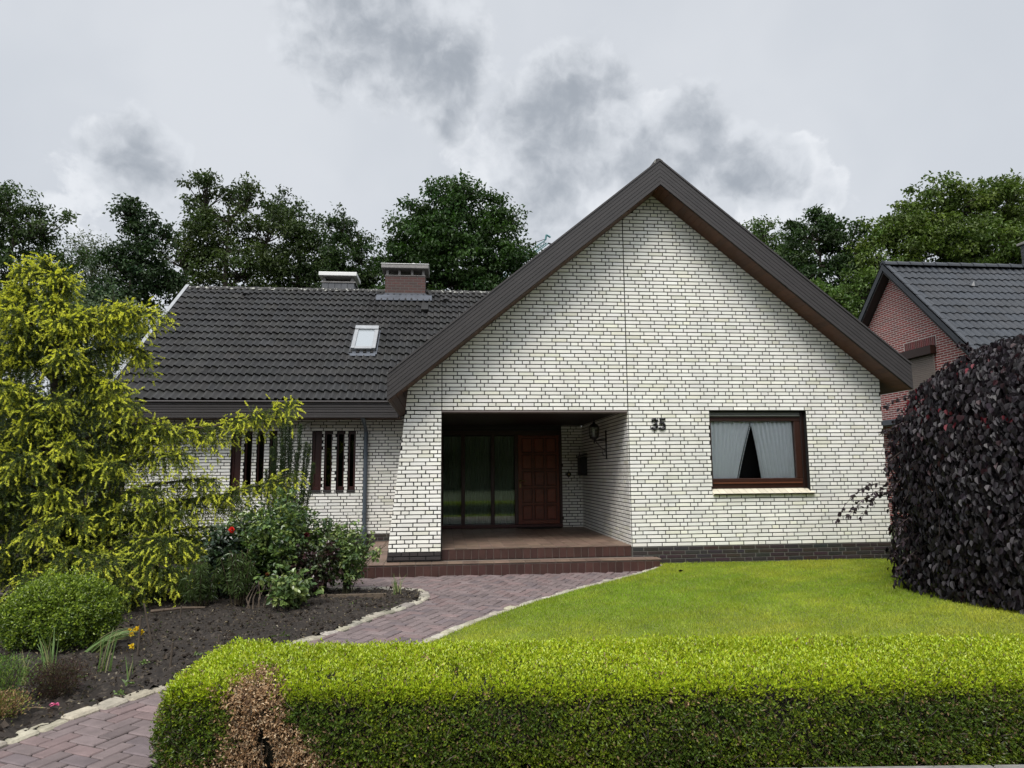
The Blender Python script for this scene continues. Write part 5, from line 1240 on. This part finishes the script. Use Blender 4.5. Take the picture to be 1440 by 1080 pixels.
for k in range(7):
    x0 = -5.28 + .04 * k; pts = [(x0 - .02 * k * .3, -2.62, G), (x0 + r.uniform(-.05, .05), -2.62, G + .12), (x0 + r.uniform(-.10, .12), -2.6 + r.uniform(-.05, .05), G + r.uniform(.22, .36))]; mb.tube(pts, [.011, .008, .005], 6, (1.5, 1.45, 1.4))
tag(mb.build('pruned_stems', M['twig']), 'bare grey pruned stems standing in the soil behind the low rose bush', 'stems')
# --- dry brown heather, front left bush
def tuft(name, label, cat, base, rad, h, n, cols, L, W, m, group=None, lean=.6, part='foliage'):
    t = empty(name, base, label, cat, group); d = norm(rng.normal(size=(n, 3)) * [lean, lean, .2] + [0, 0, 1]); s = rng.random(n)[:, None] ** .7
    B = np.array(base) + rng.normal(0, rad * .35, (n, 3)) * [1, 1, 0] + d * s * h; D = norm(d * .8 + rv(n) * .5); c = np.array(cols)[rng.choice(len(cols), n)] * rng.uniform(.6, 1.3, (n, 1))
    leaves(part, B, D, rv(n), L * rng.uniform(.7, 1.3, n), W, c, m, t, .1, .1)
    mb = MB()
    for k in range(26):
        dd = d[k]; q = np.array(base) + rng.normal(0, rad * .2, 3) * [1, 1, 0]; mb.tube([tuple(q), tuple(q + dd * h * .5), tuple(q + dd * h * .95)], [.004, .003, .002], 4, cap=False)
    mb.build('stems', M['twig'], t); return t
tuft('heather', 'brown dried heather clump on the dark soil by the path', 'heather', (-5.76, -5.66, G), .15, .24, 5200, [(.060, .035, .022), (.035, .022, .018), (.085, .06, .03), (.06, .065, .03), (.05, .02, .025)], .016, .005, M['dry'])
tuft('heather', 'green heather bush with a browned foot at the left picture edge', 'heather', (-6.0, -5.90, G), .11, .34, 3600, [(.10, .19, .03), (.075, .14, .025), (.17, .24, .04)], .018, .006, M['needle'], lean=.35)
tuft('heather', 'low half dead heather with yellow green sprigs at the edge of the kerb', 'heather', (-5.86, -6.14, G), .13, .18, 4200, [(.28, .17, .08), (.20, .12, .06), (.22, .27, .05), (.11, .15, .03), (.34, .24, .13)], .017, .007, M['dry'], lean=.7)
# --- tufts of bulb leaves
def bulbs(label, base, n, h, seed, lean=(0, 0), name='bulb_plant', spread=.5):
    r = np.random.default_rng(seed); t = empty(name, base, label, 'bulb plant', 'grassy bulb plants in the bed'); base = np.array(base, float); V = []; F = []; T = []
    for k in range(n):
        d = np.array([r.normal(0, spread) * .5 + lean[0], r.normal(0, spread) * .5 + lean[1], 1.0]); l = h * r.uniform(.6, 1.1); p0 = base + [r.normal(0, .03), r.normal(0, .03), 0]; p2 = p0 + d / np.linalg.norm(d) * l; p1 = (p0 + p2) / 2 + [0, 0, .25 * l]
        pts = path_pts(p0, p1, p2, 7); sd_ = norm(np.cross(d, r.normal(size=3))) ; o = len(V); dry = r.random() < .3
        c = (np.array([.34, .32, .18]) if dry else np.array([.15, .23, .08])) * r.uniform(.7, 1.3)
        for i, q in enumerate(pts): w = .0070 * (1 - i / 6.5); V += [q - sd_ * w, q + sd_ * w]; T += [c, c]
        F += [(o + 2 * i, o + 2 * i + 1, o + 2 * i + 3, o + 2 * i + 2) for i in range(6)]
    build_np('leaf_blades', np.array(V), np.array(F), np.array(T), M['grass'], t); return t
bulbs('grassy tuft of bulb leaves left of the dry brown heather', (-6.10, -5.05, G), 16, .34, 1, (-.2, 0))
bulbs('thin upright tuft of bulb leaves right of the dry brown heather', (-5.70, -5.05, G), 12, .34, 2)
bulbs('pale wispy bulb leaves at the left picture edge', (-6.12, -5.40, G), 10, .26, 3, (.1, 0))
bulbs('single thin sprout between the dry heather and the kerb', (-5.42, -5.30, G), 4, .18, 4)
bulbs('tiny grass tuft at the tip of the bed by the kerb', (-3.62, -1.85, G), 22, .26, 5)
df = bulbs('leaning bulb plant with yellow flowers beside the round box bush', (-6.08, -4.45, G + .02), 38, .40, 6, (2.3, -.2), 'daffodil', .5)
for (x_, y_, z_, s_) in [(-5.73, -4.45, -.14, .034), (-5.70, -4.42, -.17, .03), (-5.76, -4.48, -.17, .03), (-5.74, -4.5, -.27, .03), (-5.79, -4.44, -.14, .02), (-5.71, -4.47, -.12, .03)]:
    f = LV(); n = 14; d = norm(rng.normal(size=(n, 3)) + [.2, -.5, .3]); f.add(np.repeat(np.array([[x_, y_, z_]]), n, 0), d, rv(n), s_ * rng.uniform(.8, 1.2, n), np.full(n, s_ * .6), np.array([.78, .56, .03]) * rng.uniform(.8, 1.1, (n, 1)), .2, .1, 6); f.build('flower', M['petal'], df)
for k, (x_, y_, h_, lb) in enumerate([(-5.64, -4.62, .34, 'thin wooden stake beside the yellow flowers'), (-5.70, -4.15, .36, 'leaning thin wooden stake behind the yellow flowers'), (-5.22, -5.02, .20, 'short grey wooden stake close to the hedge end'), (-4.98, -4.62, .16, 'short stub of a stake in the soil above the hedge top'), (-5.83, -3.15, .16, 'weathered stub of a stake before the fallen stick')]):
    mb = MB(); mb.tube([(x_, y_, G - .05), (x_ + (-.10 if k == 1 else .01), y_, G + h_)], [.010, .008], 6, (1.0, .98, .95)); tag(mb.build('stake', M['twig']), lb, 'stake', 'wooden stakes in the bed')
mb = MB(); mb.bbox((-4.55, -2.06, G - .02), (-3.74, -2.03, G + .05), .004, (1.5, 1.45, 1.35)); tag(mb.build('plank', M['twig']), 'short weathered plank set on edge in the soil at the tip of the bed', 'plank')
mb = MB(); mb.tube([(-6.25, -2.85, G + .05), (-5.95, -2.75, G + .06), (-5.72, -2.7, G + .05)], [.018, .016, .012], 7, (1.2, 1.1, 1.0)); tag(mb.build('fallen_stick', M['twig']), 'fallen stick lying on the soil below the golden spruce', 'stick')
f = LV(); n = 5; f.add(np.repeat(np.array([[-5.60, -5.97, G + .035]]), n, 0), norm(rv(n) * [1, 1, .2]), np.tile([[0, 0, 1.]], (n, 1)) + rv(n) * .2, .035, .03, np.array([[.75, .18, .35]] * n), .3, .1, 6); tag(f.build('petal', M['petal']), 'pink petal lying on the soil near the kerb', 'petal')
mb = MB(); mb.tube([(-5.80, -6.02, G + .03), (-5.70, -6.0, G + .035), (-5.60, -6.02, G + .03)], [.004, .005, .003], 5, (3.0, 2.8, 2.4)); tag(mb.build('dry_twig', M['twig']), 'pale dry twig lying on the soil by the pink petal', 'twig')
def weed(label, p, n, L, seed):
    r = np.random.default_rng(seed); d = norm(r.normal(size=(n, 3)) * [1, 1, .3] + [0, 0, .45]); B = np.repeat(np.array([p]), n, 0) + r.normal(0, L * .5, (n, 3)) * [1, 1, .15]
    t = empty('weed', p, label, 'weed', 'small weeds on the bare soil'); leaves('leaf_rosette', B, d, norm(r.normal(size=(n, 3)) * .4 + [0, 0, 1]), L * r.uniform(.6, 1.2, n), L * .45, np.array([.12, .18, .05]) * r.uniform(.6, 1.4, (n, 1)), M['rose'], t, .15, .2, 6)
for k, (x_, y_, n, L, lb) in enumerate([(-4.55, -4.15, 6, .07, 'small pale weed by the kerb just above the hedge'), (-4.95, -4.25, 26, .045, 'leafy weed with many small leaves above the hedge top'), (-5.30, -5.55, 9, .05, 'weed with pale leaves beside the kerb near the hedge end'), (-5.28, -5.75, 14, .035, 'flat green weed at the foot of the kerb'),
                                    (-5.45, -4.95, 18, .035, 'bushy small weed between the box bush and the hedge'), (-5.75, -5.30, 7, .04, 'weed sprout right of the dry heather'), (-5.10, -4.75, 12, .03, 'low weed patch left of the short stake stub'), (-4.05, -2.75, 11, .05, 'single leafy weed in the soil next to the curved kerb')]):
    weed(lb, (x_, y_, G + .03), n, L, k)
# ------------------------------------------------------------------ neighbouring red brick house
nb = empty('house', (13.5, 6.8, G), 'red brick neighbouring house with a grey tiled roof behind the purple beech', 'house')
NX, NY, NZ, NT = 9.5, 6.86, 7.07, 1.018
WXN = 9.76; ny0, ny1 = 2.75, 10.97
zb_ = NZ - .30
mb = MB(); mb.prism([(WXN, ny0, -.6), (WXN, ny1, -.6), (WXN, ny1, zb_ - NT * (ny1 - NY)), (WXN, NY, zb_), (WXN, ny0, zb_ - NT * (NY - ny0))], (9, 0, 0)); wall = mb.build('wall', M['redbrick'], nb)
nl = math.hypot(1, NT)
mb = MB(); fl = NY - 2.30
roof_tiles(mb, (NX + .02, 2.30, NZ - .06 - NT * fl), (1, 0, 0), (0, 1 / nl, NT / nl), (0, -NT / nl, 1 / nl), 9.6, fl * nl, 18, wave=.20, amp=.024, lip=.03, seed=5, nw=7, dv=.07)
mb.build('roof', M['tile_nb'], nb)
mb = MB(); mb.prism([(NX + .03, 2.3, NZ - .12 - NT * fl), (NX + .03, NY, NZ - .12), (NX + .03, 11.42, NZ - .12 - NT * fl), (NX + .03, 11.42, NZ - .26 - NT * fl), (NX + .03, NY, NZ - .27), (NX + .03, 2.3, NZ - .26 - NT * fl)], (9.5, 0, 0)); mb.build('roof_deck', M['board'], nb)
mb = MB()
for s in (-1, 1):
    ye = NY + s * fl
    k = 11
    for i in range(k):
        ya, yb = NY + s * fl * i / k, NY + s * fl * (i + 1) / k
        za, zb2 = NZ - NT * fl * i / k, NZ - NT * fl * (i + 1) / k
        lift = .012
        mb.prism([(NX - .02, ya, za + .03), (NX - .02, yb, zb2 + .03 + lift), (NX - .02, yb, zb2 - .20), (NX - .02, ya, za - .20)], (.05, 0, 0), (random.uniform(.9, 1.1),) * 3)
        mb.prism([(NX - .02, ya, za + .03), (NX - .02, yb, zb2 + .03 + lift), (NX - .02, yb, zb2 - .01), (NX - .02, ya, za - .01)], (.16, 0, 0), (1.1, 1.1, 1.1))
mb.build('verge_tiles', M['tile_nb'], nb)
mb = MB()
for s in (-1, 1):
    mb.prism([(NX + .0, NY, NZ - .24), (NX + .0, NY + s * fl, NZ - .24 - NT * fl), (NX + .0, NY + s * fl, NZ - .28 - NT * fl), (NX + .0, NY, NZ - .28)], (.27, 0, 0), (.5, .5, .5))
mb.build('verge_soffit', M['board'], nb)
mb = MB(); x = NX
while x < NX + 9:
    t = random.uniform(.85, 1.15); P = []
    for xx, rr in ((x, .135), (x + .42, .115)):
        for i in range(9): an = math.pi * i / 8; P.append((xx, NY + rr * math.cos(an), NZ - .05 + rr * math.sin(an)))
    mb.add(P, [[i, i + 1, 9 + i + 1, 9 + i] for i in range(8)] + [list(range(9)), list(range(9, 18))], (t, t, t)); x += .39
mb.build('ridge', M['tile_nb'], nb)
mb = MB()
mb.prism([(WXN - .02, 5.36, 4.20), (WXN - .02, 6.58, 4.20), (WXN - .02, 6.58, 4.42), (WXN - .02, 5.36, 4.42)], (-.16, 0, 0), (.8, .75, .7)); win = mb.build('window', M['frame'], nb)
p = MB()
for k in range(26): p.bbox((WXN - .05, 5.42, 4.19 - (k + 1) * .05 + .004), (WXN - .03, 6.52, 4.19 - k * .05), .006, (1.0, .8, .75))
p.build('shutter', M['shutter'], win)
p = MB(); n = 17
for k in range(n): yy = 5.36 + (6.58 - 5.36) * k / n; p.bbox((WXN - .012, yy + .004, 4.425), (WXN - .003, yy + 1.22 / n - .006, 4.67), .003, (random.uniform(.7, 1.3), random.uniform(.8, 1.1), 1))
p.build('soldier_course', mat('red_soldier_brick', (.12, .028, .026), .75, tint=True), win)
mb = MB(); mb.box((WXN - .006, 5.34, 4.42), (WXN - .002, 6.60, 4.675)); mb.build('lintel_joint', mat('pale_mortar', (.48, .44, .40), .9), nb)
mb = MB()
for k in range(12):
    for j in range(3): mb.bbox((14.42 + j * .3 + .003, 6.75, 6.6 + k * .11), (14.72 + j * .3 - .003, 7.45, 6.705 + k * .11), .004, (random.uniform(.3, .55),) * 3)
chn = mb.build('chimney', M['slate'], nb); p = MB(); p.bbox((14.36, 6.68, 7.925), (15.38, 7.52, 8.0), .01); p.build('cap', M['concrete'], chn)
mb = MB(); mb.box((9.35, 6.2, 2.44), (WXN - .005, 9.5, 2.58)); mb.build('ledge', M['lead'], nb)
mb = MB(); mb.tube([(11.6, NY - .75, NZ - .80), (11.6, NY - .80, NZ - .70)], [.13, .02], 10); mb.build('roof_vent', M['tile_nb'], nb)

# ------------------------------------------------------------------ trees behind the houses
def tree(label, cat, base, lobes, n_cl, per, leaf, col, seed, trunk=.22, cl_r=.55, dark=.5, group='trees behind the houses', name='tree', flat=.6, low=None, gap=0.0, stems=1):
    r = np.random.default_rng(seed); t = empty(name, base, label, cat, group); mb = MB(); lf = LV(); base = np.array(base, float)
    vol = np.array([l[3] * l[4] * l[5] for l in lobes]) ** .75; zt = max(l[2] for l in lobes); cx = np.mean([l[0] for l in lobes]); cy = np.mean([l[1] for l in lobes])
    zmin = min(l[2] - l[5] for l in lobes)
    fork = np.array([base[0] * .35 + cx * .65, base[1] * .4 + cy * .6, base[2] + (zmin - base[2]) * .85 + .3])
    topp = np.array([cx, cy, zt])
    for s in range(stems):
        off = np.array([r.normal(0, .5), r.normal(0, .5), 0]) * (s > 0)
        mb.tube([tuple(base + off), tuple(base + off + (fork - base) * .5 + r.normal(0, .12, 3)), tuple(fork + off), tuple((fork + topp) / 2 + off + r.normal(0, .15, 3)), tuple(topp)], [trunk, trunk * .85, trunk * .7, trunk * .4, .03], 8)
    for l in lobes:
        c = np.array(l[:3]); rad = np.array(l[3:6]); n_ = max(4, int(n_cl * (l[3] * l[4] * l[5]) ** .75 / vol.sum()))
        st = fork + (topp - fork) * np.clip((c[2] - .6 * rad[2] - fork[2]) / max(topp[2] - fork[2], .5), 0, .85)
        mid = (st + c) / 2 + r.normal(0, .25, 3); hub = c - [0, 0, rad[2] * .25]
        mb.tube([tuple(q) for q in path_pts(st, mid, hub, 6)], list(np.linspace(trunk * .42, trunk * .16, 6)), 6, cap=False)
        d = norm(r.normal(size=(n_, 3)) + [0, -.15, .18]); rr = r.random(n_) ** .42; rr *= 1 + .26 * vnoise(d[:, 0] * 3, d[:, 1] * 3, d[:, 2] * 3 + seed, seed)
        C = c + d * rad * rr[:, None]
        if gap: C = C[r.random(len(C)) > gap * (.5 + .5 * np.sign(vnoise(C[:, 0] * 1.3, C[:, 1] * 1.3, C[:, 2] * 1.3, seed + 50)))]
        for q in C[:: max(1, len(C) // 16)]:
            mb.tube([tuple(w) for w in path_pts(hub, (hub + q) / 2 + r.normal(0, .12, 3), q, 5)], list(np.linspace(trunk * .15, .012, 5)), 5, cap=False)
        k = r.poisson(per, len(C)).clip(6, per * 2); rc = cl_r * r.uniform(.6, 1.3, len(C)); tot = int(k.sum()); i = np.repeat(np.arange(len(C)), k)
        off = r.normal(size=(tot, 3)); off /= np.maximum(np.linalg.norm(off, axis=1, keepdims=True), .6); off *= r.random((tot, 1)) ** .6
        B = C[i] + off * rc[i][:, None] * [1, 1, flat]; D = norm(off * .5 + r.normal(size=(tot, 3)) * .6 + [0, 0, -.25]); Nn = norm(r.normal(size=(tot, 3)) * .55 + off * .4 + [0, -.1, .9])
        cl_t = r.uniform(.7, 1.3, len(C))[i][:, None]; hue = r.normal(0, .10, len(C))[i]
        cc = 1.3 * np.array(col)[None] * cl_t * r.uniform(.7, 1.3, (tot, 1)); cc[:, 0] *= 1 + hue; cc[:, 1] *= 1 + hue * .4
        lf.add(B, D, Nn, leaf * r.uniform(.7, 1.35, tot), leaf * .62 * r.uniform(.8, 1.2, tot), np.clip(cc, 0, 1), .2, .2, 4)
    lf.build('crown', M['leaf'], t); mb.build('trunk', M['bark'], t); return t
g0 = G - .05
T1 = [(-23.23, 22, 13.5, 1.32, 1.12, 1.5), (-21.9, 22, 12.68, 1.26, 1.07, 1.22), (-25.04, 22, 12.94, 1.86, 1.58, 2.26), (-23.32, 22, 10.92, 2.18, 1.86, 1.89), (-20.96, 22, 10.62, 1.26, 1.07, 1.55), (-24.5, 22, 8.9, 2.2, 1.8, 1.6)]
tree('tall loose tree at the left picture edge above the golden spruce', 'tree', (-23.4, 22, g0), T1, 400, 50, .17, (.034, .058, .016), 1, cl_r=.55, gap=.25)
tree('feathery grey green birch between the left trees, lower than both', 'tree', (-22, 27, g0), [(-22.48, 27, 13.0, 1.47, 1.25, 1.3), (-21.3, 27, 11.6, 1.5, 1.25, 1.9), (-22.6, 27, 10.2, 1.6, 1.3, 1.8)], 200, 44, .13, (.062, .082, .038), 2, trunk=.12, cl_r=.6, flat=1.5, gap=.45)
tree('narrow dark tree with a ragged top left of the big oak', 'tree', (-16.6, 20, g0), [(-17.05, 20, 12.75, .79, .67, 1.07), (-16.15, 20, 11.45, 1.16, .99, 1.33), (-17.21, 20, 10.44, 1.21, 1.03, 1.31), (-15.97, 20, 9.81, 1.37, 1.16, 1.14), (-17.4, 20, 8.6, 1.5, 1.2, 1.2)], 260, 52, .16, (.020, .040, .013), 3, cl_r=.45, gap=.15)
T4 = [(-15.25, 24, 15.1, 1.41, 1.2, 1.53), (-13.31, 24, 15.17, 1.36, 1.15, 1.47), (-12.17, 24, 13.48, 1.43, 1.21, 1.72), (-14.81, 24, 13.22, 2.11, 1.8, 1.71), (-16.22, 24, 12.06, 1.25, 1.06, 1.68), (-13.34, 24, 11.56, 2.47, 2.1, 1.5)]
tree('big spreading oak with sky showing between its limbs above the wing roof', 'tree', (-14.0, 24, g0), T4 + [(-15.2, 24, 10.0, 2.2, 1.6, 1.5), (-12.6, 24, 9.8, 2.0, 1.6, 1.4)], 430, 52, .18, (.040, .060, .015), 4, trunk=.30, cl_r=.58, gap=.36)
T5 = [(-11.71, 26.5, 15.41, 1.23, 1.05, 1.57), (-10.7, 26.5, 13.8, 1.74, 1.48, 1.85), (-12.0, 26.5, 12.35, 1.91, 1.62, 1.62), (-9.89, 26.5, 12.19, 1.74, 1.48, 1.42)]
tree('open crowned tree right of the big oak, above the left end of the ridge', 'tree', (-10.9, 26.5, g0), T5 + [(-11.2, 26.5, 10.4, 2.2, 1.6, 1.5)], 330, 50, .18, (.033, .054, .015), 5, trunk=.26, cl_r=.58, gap=.32)
T6 = [(-8.56, 25, 14.13, 1.05, .89, 1.11), (-7.59, 25, 12.69, 1.2, 1.02, 1.38), (-8.69, 25, 11.77, 1.49, 1.27, 1.37), (-6.82, 25, 11.42, 1.13, .96, 1.18), (-8, 25, 10.0, 1.6, 1.3, 1.2)]
tree('small dark tree behind the slate clad chimney', 'tree', (-8.0, 25, g0), T6 + [(-6.4, 25, 10.0, 1.5, 1.2, 1.2)], 270, 52, .17, (.026, .048, .013), 6, cl_r=.54, gap=.2)
T7 = [(-2.54, 21, 14.2, 2.02, 1.71, 1.30), (-4.24, 21, 12.8, 1.64, 1.4, 1.61), (-.8, 21, 13.07, 1.57, 1.34, 1.63), (-2.53, 21, 11.95, 3.11, 2.65, 1.79), (.4, 21, 11.49, .98, .83, 1.37), (-5.07, 21, 11.01, 1.35, 1.15, 1.59), (-.81, 21, 10.57, 2.08, 1.77, 1.6), (-3.55, 21, 10.17, 2.39, 2.03, 1.23), (-2, 21, 8.6, 2.2, 2, 1.2)]
tree('big round dense maple behind the brick chimney', 'tree', (-2.6, 21, g0), T7, 560, 74, .18, (.026, .056, .011), 7, trunk=.30, cl_r=.64, gap=.15, flat=.42)
T8 = [(15.02, 25, 14.36, 1.28, 1.09, 1.19), (16.32, 25, 12.71, 1.92, 1.63, 2.11), (14.4, 25, 12.6, 1.0, .9, 1.4)]
tree('pale topped tree showing just above the right roof slope', 'tree', (15.8, 25, g0), T8, 190, 48, .17, (.050, .085, .018), 8, cl_r=.5, gap=.3)
T9 = [(15.6, 21, 13.1, 1.5, 1.3, 1.35), (17.29, 21, 12.44, 1.47, 1.25, 1.71), (14.7, 21, 10.89, 1.52, 1.29, 1.68), (16.76, 21, 10.37, 2.11, 1.8, 1.68), (16, 21, 8.6, 2.0, 1.7, 1.4)]
tree('dark maple between the two house gables', 'tree', (16.2, 21, g0), T9, 320, 70, .18, (.024, .048, .012), 9, trunk=.26, cl_r=.60, gap=.25, flat=.45)
T10 = [(21.96, 19, 14.25, 2.29, 1.95, 1.3), (19.22, 19, 12.9, 1.86, 1.58, 1.27), (24.6, 19, 13.97, 2.32, 1.97, 1.68), (21.0, 19, 12.04, 3.4, 2.89, 1.64), (17.9, 19, 11.07, 1.5, 1.3, 1.5), (24.34, 19, 11.58, 3.07, 2.61, 1.83), (27.24, 19, 13.49, 2.35, 2.0, 2.25), (27, 19, 10.5, 2.6, 2, 2)]
tree('wide yellowish green tree rising over the red brick house', 'tree', (22.2, 19, g0), T10, 680, 70, .18, (.064, .098, .016), 10, trunk=.34, cl_r=.64, gap=.18, flat=.45)
T11 = [(13.76, 16, 8.01, 1.23, 1.04, .94), (14.78, 16, 8.74, .98, .83, 1.01), (12.82, 16, 8.3, .96, .82, .94), (13.5, 16, 6.6, 1.6, 1.3, 1.2)]
tree('low bright green tree between the dark maple and the red brick gable', 'tree', (13.7, 16, g0), T11, 230, 52, .16, (.060, .100, .020), 11, trunk=.12, cl_r=.42)
S1 = [(-12.58, 9, 5.7, .96, .82, .9), (-11.46, 9, 4.69, .77, .66, 1.24), (-13.49, 9, 5.18, 1.05, .89, 1.5), (-12.18, 9, 3.97, 1.15, .97, 1.63), (-14.6, 9, 4.96, 1.13, .96, 1.84), (-13.2, 9, 2.6, 1.6, 1.1, 1.6), (-15.4, 9, 2.6, 1.4, 1.1, 1.8)]
tree('grey green willow bush between the golden spruce and the roof edge', 'bush', (-12.9, 9, g0), S1, 420, 52, .10, (.070, .095, .048), 12, trunk=.09, cl_r=.38, name='willow_bush', flat=.9, stems=3, group='bushes left of the house')
S2 = [(-11.2, 7.5, 1.4, 1.1, .9, 1.7), (-12.3, 6.6, 1.0, 1.0, .9, 1.5), (-10.6, 7.2, 2.4, .7, .6, 1.3)]
tree('dark evergreen bush beside the left end wall of the house', 'bush', (-11.2, 7.2, g0), S2, 170, 50, .09, (.016, .028, .012), 13, trunk=.06, cl_r=.36, name='evergreen_bush', flat=.9, stems=3, group='bushes left of the house')
S3 = [(-14.5, 4, .7, 1.5, .8, 1.1), (-17.0, 4, .9, 1.5, .8, 1.3), (-12.4, 4.4, .5, 1.0, .7, .9)]
tree('low dark bush seen through the golden spruce', 'bush', (-15, 4, g0), S3, 170, 46, .09, (.022, .036, .014), 14, trunk=.05, cl_r=.36, name='evergreen_bush', flat=.9, stems=3, group='bushes left of the house')
# far wood, one mass low behind everything, plus an added patch behind the viewer
n = 60000; X = rng.uniform(-75, 75, n); top_ = 7.2 + 1.4 * vnoise(X * .16, 0, 0, 61) + .8 * vnoise(X * .7, 0, 0, 62); Z = g0 + (top_ - g0) * rng.random(n) ** .8; Yf = 42 + 5 * rng.random(n) + 1.5 * vnoise(X * .5, Z * .5, 0, 63)
P = np.stack([X, Yf, Z], 1); c = np.array([.024, .042, .014]) * (1 + .35 * vnoise(X * .3, Z * .6, 0, 64))[:, None] * rng.uniform(.6, 1.4, (n, 1))
P2 = P[:26000].copy() * [.7, 1, 1.4]; P2[:, 1] = -46 - 5 * rng.random(26000); P = np.concatenate([P, P2]); c = np.concatenate([c, c[:26000] * [2.6, 1.7, 3.0]]); sc = np.concatenate([np.ones(n), np.full(26000, 4.0)]); n = len(P)  # unseen leaf mass, added for its dark reflection in the porch glass
tag(leaves('far_wood_and_reflected_leaves', P, norm(rv(n) + [0, 0, -.3]), norm(rv(n) * .7 + [0, -.3, .8]), sc * rng.uniform(.3, .6, n), sc * rng.uniform(.22, .4, n), c, M['leaf']), kind='stuff')

# ------------------------------------------------------------------ crane far behind
cr = empty('crane', (4.0, 90, G), 'turquoise crane jib tip far behind the roof beside the maple', 'crane')
mb = MB(); A = np.array([4.0, 90, 30.0]); B = np.array([12.7, 90, 36.6]); ax = norm(B - A); pr_ = np.array([-ax[2], 0, ax[0]]); w = .55
ch = [A + pr_ * w, A - pr_ * w, A + np.array([0, w * 1.6, 0])]; ce = [B + pr_ * .35, B - pr_ * .35, B + np.array([0, .6, 0])]
for a, b in zip(ch, ce): mb.tube([tuple(a), tuple(b)], .085, 6)
n = 16
for k in range(n):
    t0, t1 = k / n, (k + 1) / n
    for i in range(3):
        j = (i + 1) % 3; a = ch[i] + (ce[i] - ch[i]) * t0; b = ch[j] + (ce[j] - ch[j]) * t1; mb.tube([tuple(a), tuple(b)], .04, 4)
mb.tube([tuple(B + pr_ * .35), tuple(B + pr_ * .9 + ax * .6)], .16, 6); mb.tube([tuple(B + pr_ * .9 + ax * .6), tuple(B + pr_ * .2 + ax * .9)], .14, 6)
mb.build('jib', mat('turquoise_steel', (.05, .16, .17), .5), cr)
mb = MB(); mb.tube([tuple(B - pr_ * .9), tuple(B - pr_ * 1.5 - ax * 4.5)], .10, 5); mb.tube([tuple(B - pr_ * .3), tuple(B - pr_ * 1.0 + ax * .5)], .13, 6); mb.tube([tuple(B + pr_ * .5), tuple(A + pr_ * 2.6 + ax * 3.5)], .05, 4); mb.build('cables', M['iron'], cr)
mb = MB(); mb.tube([(4, 90, G), (4, 90, 30)], .8, 8); mb.build('mast', bpy.data.materials['turquoise_steel'], cr)
